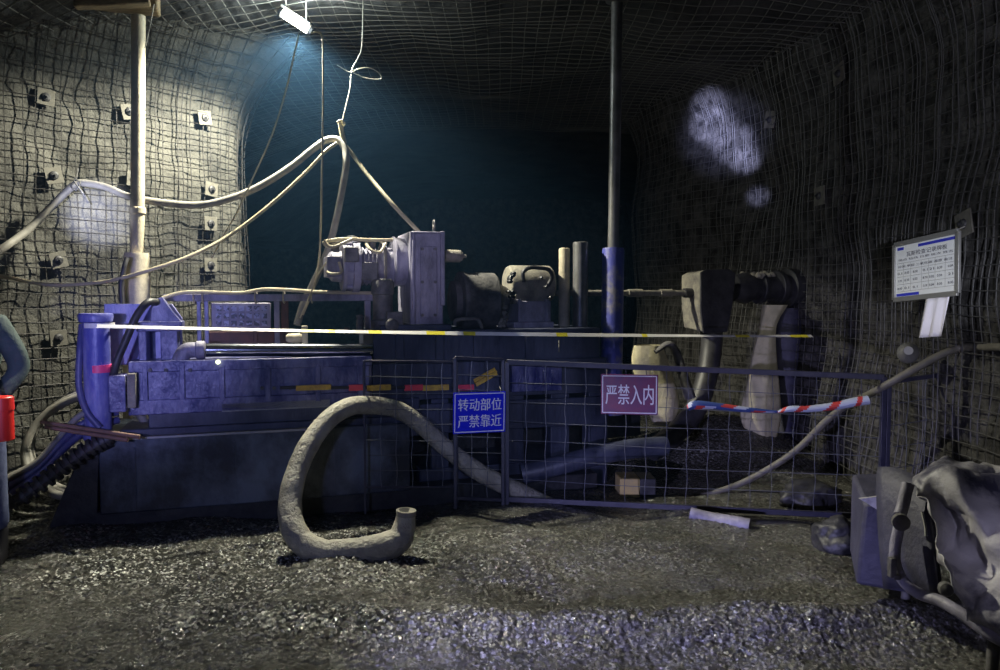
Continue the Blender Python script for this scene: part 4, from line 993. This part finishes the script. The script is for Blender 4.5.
# ------------------------------------------------------------------ notice board
def board():
    cs = [P(895, 244, 5.62), P(959, 232, 4.95), P(957, 292, 4.93), P(894, 301, 5.60)]
    tl, tr, br, bl = cs; c = sum(cs, Vector()) / 4
    ex = ((tr + br) - (tl + bl)) / 2; W = ex.length; ex.normalize(); ey = ((tl + tr) - (bl + br)) / 2; ey -= ex * ey.dot(ex); H = ey.length; ey.normalize(); ez = ex.cross(ey)
    t = thing('notice_board', c - ey * H / 2, 'white notice board in a grey frame on the right wall', 'notice board')
    def quad(m, x0, y0, x1, y1, d, mi=0):
        q = lambda x, y: c + ex * (x - .5) * W + ey * (y - .5) * H + ez * d
        m.add([q(x0, y0), q(x1, y0), q(x1, y1), q(x0, y1)], [(0, 1, 2, 3)], mi)
    m = MB(); q = lambda x, y: c + ex * (x - .5) * W + ey * (y - .5) * H
    m.prism([q(0.02, .02), q(.98, .02), q(.98, .98), q(.02, .98)], -ez * 0.02); part(m, 'panel', 'board_white', t)
    m = MB(); f_ = 0.02
    for a, b in (((0, 0), (1, 0)), ((0, 1), (1, 1)), ((0, 0), (0, 1)), ((1, 0), (1, 1))):
        m.beam(q(*a), q(*b), 0.035, f_, up=ez)
    part(m, 'frame', 'alu', t, bevel=0.003)
    for b_ in ((.05, .88, .16, .93), (.40, .88, .97, .93), (.04, .05, .42, .10)):
        m = MB(); quad(m, *b_, .001); part(m, 'printed_bar', 'board_blue', t, fix=False)
    m = MB(); m.text('瓦斯检查记录牌板', q(.53, .79), ex, ey, (W * .64, H * .085), bold=0.0, depth=.002)
    m.text('地点 钻场 日期 班次 姓名', q(.5, .70), ex, ey, (W * .86, H * .04), bold=0.0, depth=.002)
    m.text('时间 甲烷 二氧化碳 温度 备注', q(.5, .58), ex, ey, (W * .86, H * .045), bold=0.0, depth=.002)
    rnd = random.Random(3)
    for j, y in enumerate((.46, .33, .19)):
        for x in (.10, .22, .36, .52, .62, .74, .90):
            m.text(rnd.choice(('0.02', '0.1', '21', '0.04', '8:30', '正常')), q(x, y), ex, ey, (W * .075, H * .04), depth=.002)
    part(m, 'lettering', 'board_ink', t, fix=False)
    m = MB()
    for y in (.64, .52, .395, .26, .13): quad(m, .05, y, .95, y + .005, .0015)
    for x in (.16, .28, .46, .57, .67, .82): quad(m, x, .13, x + .003, .64, .0015)
    part(m, 'table_lines', 'alu', t, fix=False)
    m = MB()
    for sx in (.15, .85):
        a = q(sx, 1.0); m.tube([a - ez * 0.01, a + ey * 0.05 - ez * 0.12], 0.004, 6)
    part(m, 'hanging_wire', 'wire_thin', t)
    # paper sheet hanging below
    m = MB(); rows = []
    pt = (P(926, 299, 5.22), P(950, 296, 5.0)); pb_ = (P(921, 338, 5.24), P(945, 336, 5.02))
    for j in range(9):
        v = j / 8; a = pt[0].lerp(pb_[0], v); b = pt[1].lerp(pb_[1], v)
        rows.append([a.lerp(b, i / 8) + ez * (0.012 * math.sin(i * 1.7) * (0.3 + v) + 0.015 * v) for i in range(9)])
    m.grid(rows); tag(m.build('paper_sheet', 'paper', solid=0.0012), 'white paper sheet hanging under the notice board', 'paper')
board()

# ------------------------------------------------------------------ covered machine, lower right
def machine():
    t = thing('loading_machine', (P(930, 600, 3.3).x, 3.3, 0), 'dark steel loading machine under a tarpaulin at the lower right', 'machine')
    m = MB(); a = P(858, 497, 3.75); b = P(908, 585, 3.75)
    m.hexa([(a.x, 3.75, b.z), (b.x, 3.6, b.z), (b.x + .25, 4.2, b.z), (a.x + .2, 4.25, b.z)], [(a.x + .03, 3.75, a.z - 0.03), (b.x, 3.6, a.z + .02), (b.x + .25, 4.2, a.z + .02), (a.x + .2, 4.25, a.z)])
    part(m, 'side_box', 'cloth_dark', t, bevel=0.02)
    m = MB(); m.prism([P(860, 499, 3.72), P(884, 496, 3.66), P(881, 512, 3.66)], (0, 0.02, 0)); part(m, 'torn_flap', 'tarp', t)
    m = MB(); rows = []
    for i in range(13):
        a_ = i / 12 * PI
        rows.append([])
        for j in range(9):
            v = j / 8; s = math.sin(a_) ; 
            base = P(898 + 60 * v, 600 - 10 * v + 30 * v * v, 3.45 - .35 * v)
            rows[-1].append(Vector((base.x - 0.06 + 0.30 * (1 - math.cos(a_)) / 2 * 0.6, base.y + 0.55 * (i / 12), base.z + s * 0.50 * (1 - .15 * v) + 0.05)))
    m.grid(rows); part(m, 'housing', 'cloth_dark', t, solid=0.02)
    m = MB(); pts = smooth([P(908, 484, 3.35), P(903, 505, 3.32), P(900, 515, 3.3)], 5); m.tube(pts, 0.026, 14); part(m, 'upper_pipe', 'lilac_grey', t)
    m = MB(); pts = smooth([P(899, 527, 3.3), P(895, 548, 3.27), P(896, 566, 3.24), P(905, 583, 3.2), P(920, 594, 3.14), P(940, 601, 3.05), P(962, 614, 2.95), P(990, 634, 2.85), P(1030, 655, 2.75)], 8); m.tube(pts, 0.024, 12); part(m, 'lower_hose', 'lilac_grey', t)
    m = MB(); c = P(900, 521, 3.26); m.lathe(c, (-.3, -1, 0), [(-.03, .024), (0, .036), (.03, .036), (.035, .024), (.036, .014)], 16); part(m, 'knob', 'dusty_steel', t)
    m = MB(); c = P(892, 567, 3.2); m.box(c - Vector((.012, .015, .045)), c + Vector((.014, .02, .04))); m.box(c + Vector((0, -.02, -.05)), c + Vector((.03, .02, -.03))); part(m, 'latch', 'dusty_steel', t, bevel=0.004)
    m = MB(); c = P(946, 589, 2.95); m.lathe(c, (-.4, -1, .2), [(-.03, .026), (0, .03), (.02, .024), (.03, .008)], 14); part(m, 'end_button', 'dusty_steel', t)
    m = MB(); m.tube(smooth([P(922, 512, 3.2), P(925, 525, 3.17), P(926, 536, 3.15)], 5), 0.006, 6); part(m, 'grab_rod', 'alu', t)
    for px, py, Y in ((992, 640, 2.9), (905, 590, 3.75)):
        a = P(px, py, Y); m = MB(); m.cyl((a.x, a.y, -0.02), (a.x + .01, a.y, a.z + .1), 0.022, n=12); part(m, 'leg', 'dusty_steel', t)
    rows = [[(916, 470, 3.5), (938, 458, 3.5), (962, 458, 3.42), (1000, 466, 3.4), (1050, 466, 3.3)],
            [(918, 484, 3.32), (938, 470, 3.28), (958, 474, 3.2), (1000, 494, 3.15), (1055, 496, 3.1)],
            [(932, 500, 3.2), (945, 512, 3.3), (970, 520, 3.12), (1000, 545, 3.0), (1060, 550, 2.9)],
            [(940, 540, 3.15), (950, 556, 3.18), (975, 566, 3.1), (1005, 575, 2.95), (1060, 595, 2.8)],
            [(937, 562, 2.98), (955, 580, 2.96), (978, 600, 2.92), (1010, 612, 2.82), (1065, 625, 2.72)],
            [(948, 577, 2.95), (962, 600, 2.93), (984, 634, 2.88), (1010, 646, 2.8), (1070, 655, 2.7)]]
    m = MB(); m.grid(sheet([[P(*c) for c in r] for r in rows], 9, 0.05, 5.0, 1.3))
    tag(m.build('tarpaulin', 'tarp', solid=0.004), 'crumpled pale tarpaulin thrown over the loading machine', 'tarpaulin')
machine()
# black lumps of coal beside it
def lump(c, s, label, seed):
    bm = bmesh.new(); bmesh.ops.create_icosphere(bm, subdivisions=4, radius=1.0)
    for v in bm.verts:
        v.co *= 1 + 0.35 * noise.noise(v.co * 1.3 + Vector((seed, 0, 0))) + 0.16 * noise.noise(v.co * 3.5 + Vector((0, seed, 0))) + 0.07 * noise.noise(v.co * 9 + Vector((0, seed, 0)))
        v.co = Vector((v.co.x * s[0], v.co.y * s[1], v.co.z * s[2]))
    for f_ in bm.faces: f_.smooth = True
    me = bpy.data.meshes.new('coal_lump'); bm.to_mesh(me); bm.free(); me.materials.append(M['black_steel'])
    o = bpy.data.objects.new('coal_lump', me); COL.objects.link(o); o.location = c; tag(o, label, 'coal lump')
lump((P(838, 530, 4.75).x, 4.75, 0.06), (0.16, 0.15, 0.13), 'black coal lump on the mud just left of the loading machine', 1.0)
lump((P(812, 505, 5.7).x, 5.75, 0.06), (0.22, 0.16, 0.12), 'black coal lump behind the fence near the corner post', 4.0)

# ------------------------------------------------------------------ person at the left edge
def skin_mesh(name, joints, edges, mats, root, sub=2, base=0):
    me = bpy.data.meshes.new(name); keys = list(joints); idx = {k: i for i, k in enumerate(keys)}
    me.from_pydata([joints[k][0] for k in keys], [(idx[a], idx[b]) for a, b in edges], [])
    me.materials.append(M[mats]); o = bpy.data.objects.new(name, me); COL.objects.link(o); o.parent = root
    o.modifiers.new('skin', 'SKIN'); md = o.modifiers.new('sub', 'SUBSURF'); md.levels = sub; md.render_levels = sub
    sv = me.skin_vertices[0].data
    for i, k in enumerate(keys):
        r = joints[k][1]; sv[i].radius = r if isinstance(r, tuple) else (r, r); sv[i].use_root = (i == base)
    o.modifiers['skin'].use_smooth_shade = True
    # bake so the mesh is the real surface
    dg = bpy.context.evaluated_depsgraph_get(); nm = bpy.data.meshes.new_from_object(o.evaluated_get(dg)); o.modifiers.clear(); o.data = nm
    nm.materials.clear(); nm.materials.append(M[mats])
    nm.polygons.foreach_set('use_smooth', [True] * len(nm.polygons))
    return o
def person():
    b = P(-27, 572, 4.4); t = thing('person', (b.x, b.y, 0), 'person in dark green jacket at the left edge with a red box at the hip', 'person', math.radians(12))
    # local: +x is image right, -y faces the camera
    J = {'pelvis': ((0, 0, .95), .13), 'waist': ((0, 0, 1.10), .125), 'chest': ((0, 0, 1.30), .15), 'neckb': ((0, 0.01, 1.46), .075), 'neck': ((0, 0, 1.53), .055), 'head': ((0, -.015, 1.62), .082), 'crown': ((0, -.005, 1.72), .07)}
    E = [('pelvis', 'waist'), ('waist', 'chest'), ('chest', 'neckb'), ('neckb', 'neck'), ('neck', 'head'), ('head', 'crown')]
    hands = {}
    for s, n in ((1, 'l'), (-1, 'r')):
        if s > 0: sh, el, wr, hd = (.19, 0, 1.42), (.275, .06, 1.17), (.19, -.10, .99), (.155, -.17, .95)
        else: sh, el, wr, hd = (-.19, 0, 1.42), (-.24, .03, 1.14), (-.25, -.04, .90), (-.25, -.06, .80)
        J.update({'sh' + n: (sh, .06), 'el' + n: (el, .045), 'wr' + n: (wr, .03), 'pa' + n: (hd, (.036, .018))})
        E += [('chest', 'sh' + n), ('sh' + n, 'el' + n), ('el' + n, 'wr' + n), ('wr' + n, 'pa' + n)]
        hv = Vector(hd); dv = (hv - Vector(wr)).normalized(); side = Vector((s * .3, -.95, 0)) if s < 0 else Vector((0.2, -0.1, .97)); side = (side - dv * side.dot(dv)).normalized(); curl = dv.cross(side).normalized() * (-s if s < 0 else 1)
        for i, (o_, ln) in enumerate(((-.027, .07), (-.009, .08), (.009, .075), (.027, .058))):
            p0 = hv + side * o_ + dv * .015; p1 = p0 + dv * ln * .5 + curl * .008; p2 = p1 + dv * ln * .35 + curl * .024
            J.update({f'f{n}{i}a': (tuple(p0), .0095), f'f{n}{i}b': (tuple(p1), .0085), f'f{n}{i}c': (tuple(p2), .0075)})
            E += [('pa' + n, f'f{n}{i}a'), (f'f{n}{i}a', f'f{n}{i}b'), (f'f{n}{i}b', f'f{n}{i}c')]
        q0 = Vector(wr).lerp(hv, .5) - side * .028; q1 = q0 - side * .025 + dv * .03; q2 = q1 + dv * .03 + curl * .012
        J.update({f't{n}a': (tuple(q0), .012), f't{n}b': (tuple(q1), .010), f't{n}c': (tuple(q2), .0085)}); E += [('wr' + n, f't{n}a'), (f't{n}a', f't{n}b'), (f't{n}b', f't{n}c')]
        J.update({'hip' + n: ((s * .095, 0, .90), .09), 'kn' + n: ((s * .12, -.015, .50), .058), 'an' + n: ((s * .13, .01, .10), .038), 'to' + n: ((s * .15, -.13, .04), .035)})
        E += [('pelvis', 'hip' + n), ('hip' + n, 'kn' + n), ('kn' + n, 'an' + n), ('an' + n, 'to' + n)]
    skin_mesh('body', J, E, 'skin', t)
    # jacket
    JJ = {'pelvis': ((0, 0, .90), (.185, .14)), 'waist': ((0, 0, 1.10), (.17, .13)), 'chest': ((0, 0, 1.32), (.185, .145)), 'collar': ((0, .005, 1.47), .085), 'colt': ((0, .0, 1.52), .075)}
    EE = [('pelvis', 'waist'), ('waist', 'chest'), ('chest', 'collar'), ('collar', 'colt')]
    for n in 'lr':
        for k, r in (('sh', .082), ('el', .066), ('wr', .046)):
            JJ[k + n] = (J[k + n][0], r)
        EE += [('chest', 'sh' + n), ('sh' + n, 'el' + n), ('el' + n, 'wr' + n)]
    skin_mesh('jacket', JJ, EE, 'jacket', t)
    TJ = {'pelvis': ((0, 0, .93), (.165, .13))}; TE = []
    for n, s in (('l', 1), ('r', -1)):
        TJ.update({'hip' + n: ((s * .10, 0, .84), .105), 'kn' + n: ((s * .125, -.015, .50), .08), 'an' + n: ((s * .132, .01, .20), .068)}); TE += [('pelvis', 'hip' + n), ('hip' + n, 'kn' + n), ('kn' + n, 'an' + n)]
    skin_mesh('trousers', TJ, TE, 'trousers', t)
    for s in (1, -1):
        skin_mesh('boot', {'a': ((s * .133, .012, .26), .062), 'b': ((s * .133, .012, .09), .055), 'h': ((s * .134, .03, .045), .045), 'm': ((s * .142, -.07, .045), .048), 't': ((s * .152, -.15, .04), .042)},
                  [('a', 'b'), ('b', 'h'), ('b', 'm'), ('m', 't')], 'boot', t)
    # face
    m = MB()
    for s in (-1, 1): m.lathe((s * .032, -.085, 1.645), (0, -1, 0), [(0, .014), (.008, .012), (.013, .004)], 10)
    m.build('eyes', 'sign_white', t)
    m = MB(); m.lathe((0, -.085, 1.59), (0, -1, .15), [(0, .016), (.02, .014), (.03, .004)], 10); m.build('nose', 'skin', t)
    m = MB(); m.tube([(-.024, -.085, 1.565), (0, -.094, 1.562), (.024, -.085, 1.565)], .005, 6); m.build('mouth', 'band_red', t)
    for s in (-1, 1):
        m = MB(); m.tube([(s * .083, .0, 1.60), (s * .092, .005, 1.63), (s * .085, .01, 1.655)], [.01, .016, .012], 8); m.build('ear', 'skin', t)
    m = MB(); m.lathe((0, .02, 1.63), (0, 0, 1), [(0, .088), (.04, .09), (.08, .08), (.1, .05)], 18); m.build('hair', 'hair', t)
    m = MB(); m.lathe((0, 0, 1.68), (0, 0, 1), [(0, .135), (.012, .13), (.014, .112), (.06, .105), (.10, .075), (.118, .03), (.12, .005)], 24); hm = m.build('helmet', 'helmet', t)
    m = MB(); m.lathe((0, -.105, 1.735), (0, -1, 0), [(0, .028), (.03, .03), (.034, .024)], 16); m.build('cap_lamp', 'black_steel', hm)
    # red box hanging at the hip, on a strap
    rb_ = thing('rescue_box', (0, 0, 0), 'bright red box hanging at the hip of the person in green', 'box')
    W = lambda v: t.matrix_basis @ Vector(v)
    c = P(2, 419, 4.2); rb_.location = c - Vector((0, 0, .12))
    m = MB(); m.lathe(c - Vector((.0, 0, .12)), (0, 0, 1), [(0, .052), (.006, .058), (.17, .058), (.172, .062), (.178, .062), (.24, .060), (.247, .052)], 24); part(m, 'case', 'red_plastic', rb_)
    m = MB(); m.box(c + Vector((-.04, -.066, .03)), c + Vector((.025, -.056, .055))); part(m, 'latch', 'black_steel', rb_, bevel=.003)
    m = MB(); m.tube(smooth([c + Vector((-.03, .0, .12)), c + Vector((-.06, .01, .2)), c + Vector((-.10, .03, .24))], 5), .009, 8); part(m, 'strap', 'rubber', rb_)
person()

# ------------------------------------------------------------------ repeats share a group phrase
GR = {'rock_bolt': 'rock bolt plates pinning the wall mesh', 'fence_panel': 'mesh fence panels in front of the rig', 'roof_prop': 'roof props at the rig', 'warning_sign': 'warning signs hung on the fence',
      'power_cable': 'pale cables slung from the wire hook', 'lamp_cord': 'cords hanging from the roof lamp', 'hydraulic_hose': 'hydraulic hoses bundled at the rig tail', 'steel_rod': 'rods lying across the hose coil',
      'filter_bag': 'cloth bags hanging below the casing pipe', 'striped_tape': 'striped tapes twisted along the fence', 'coal_lump': 'coal lumps near the loading machine', 'tie_wire': 'loose tie wires'}
for o in bpy.data.objects:
    if o.parent is None and 'category' in o and o.name.split('.')[0] in GR:
        o['group'] = GR[o.name.split('.')[0]]
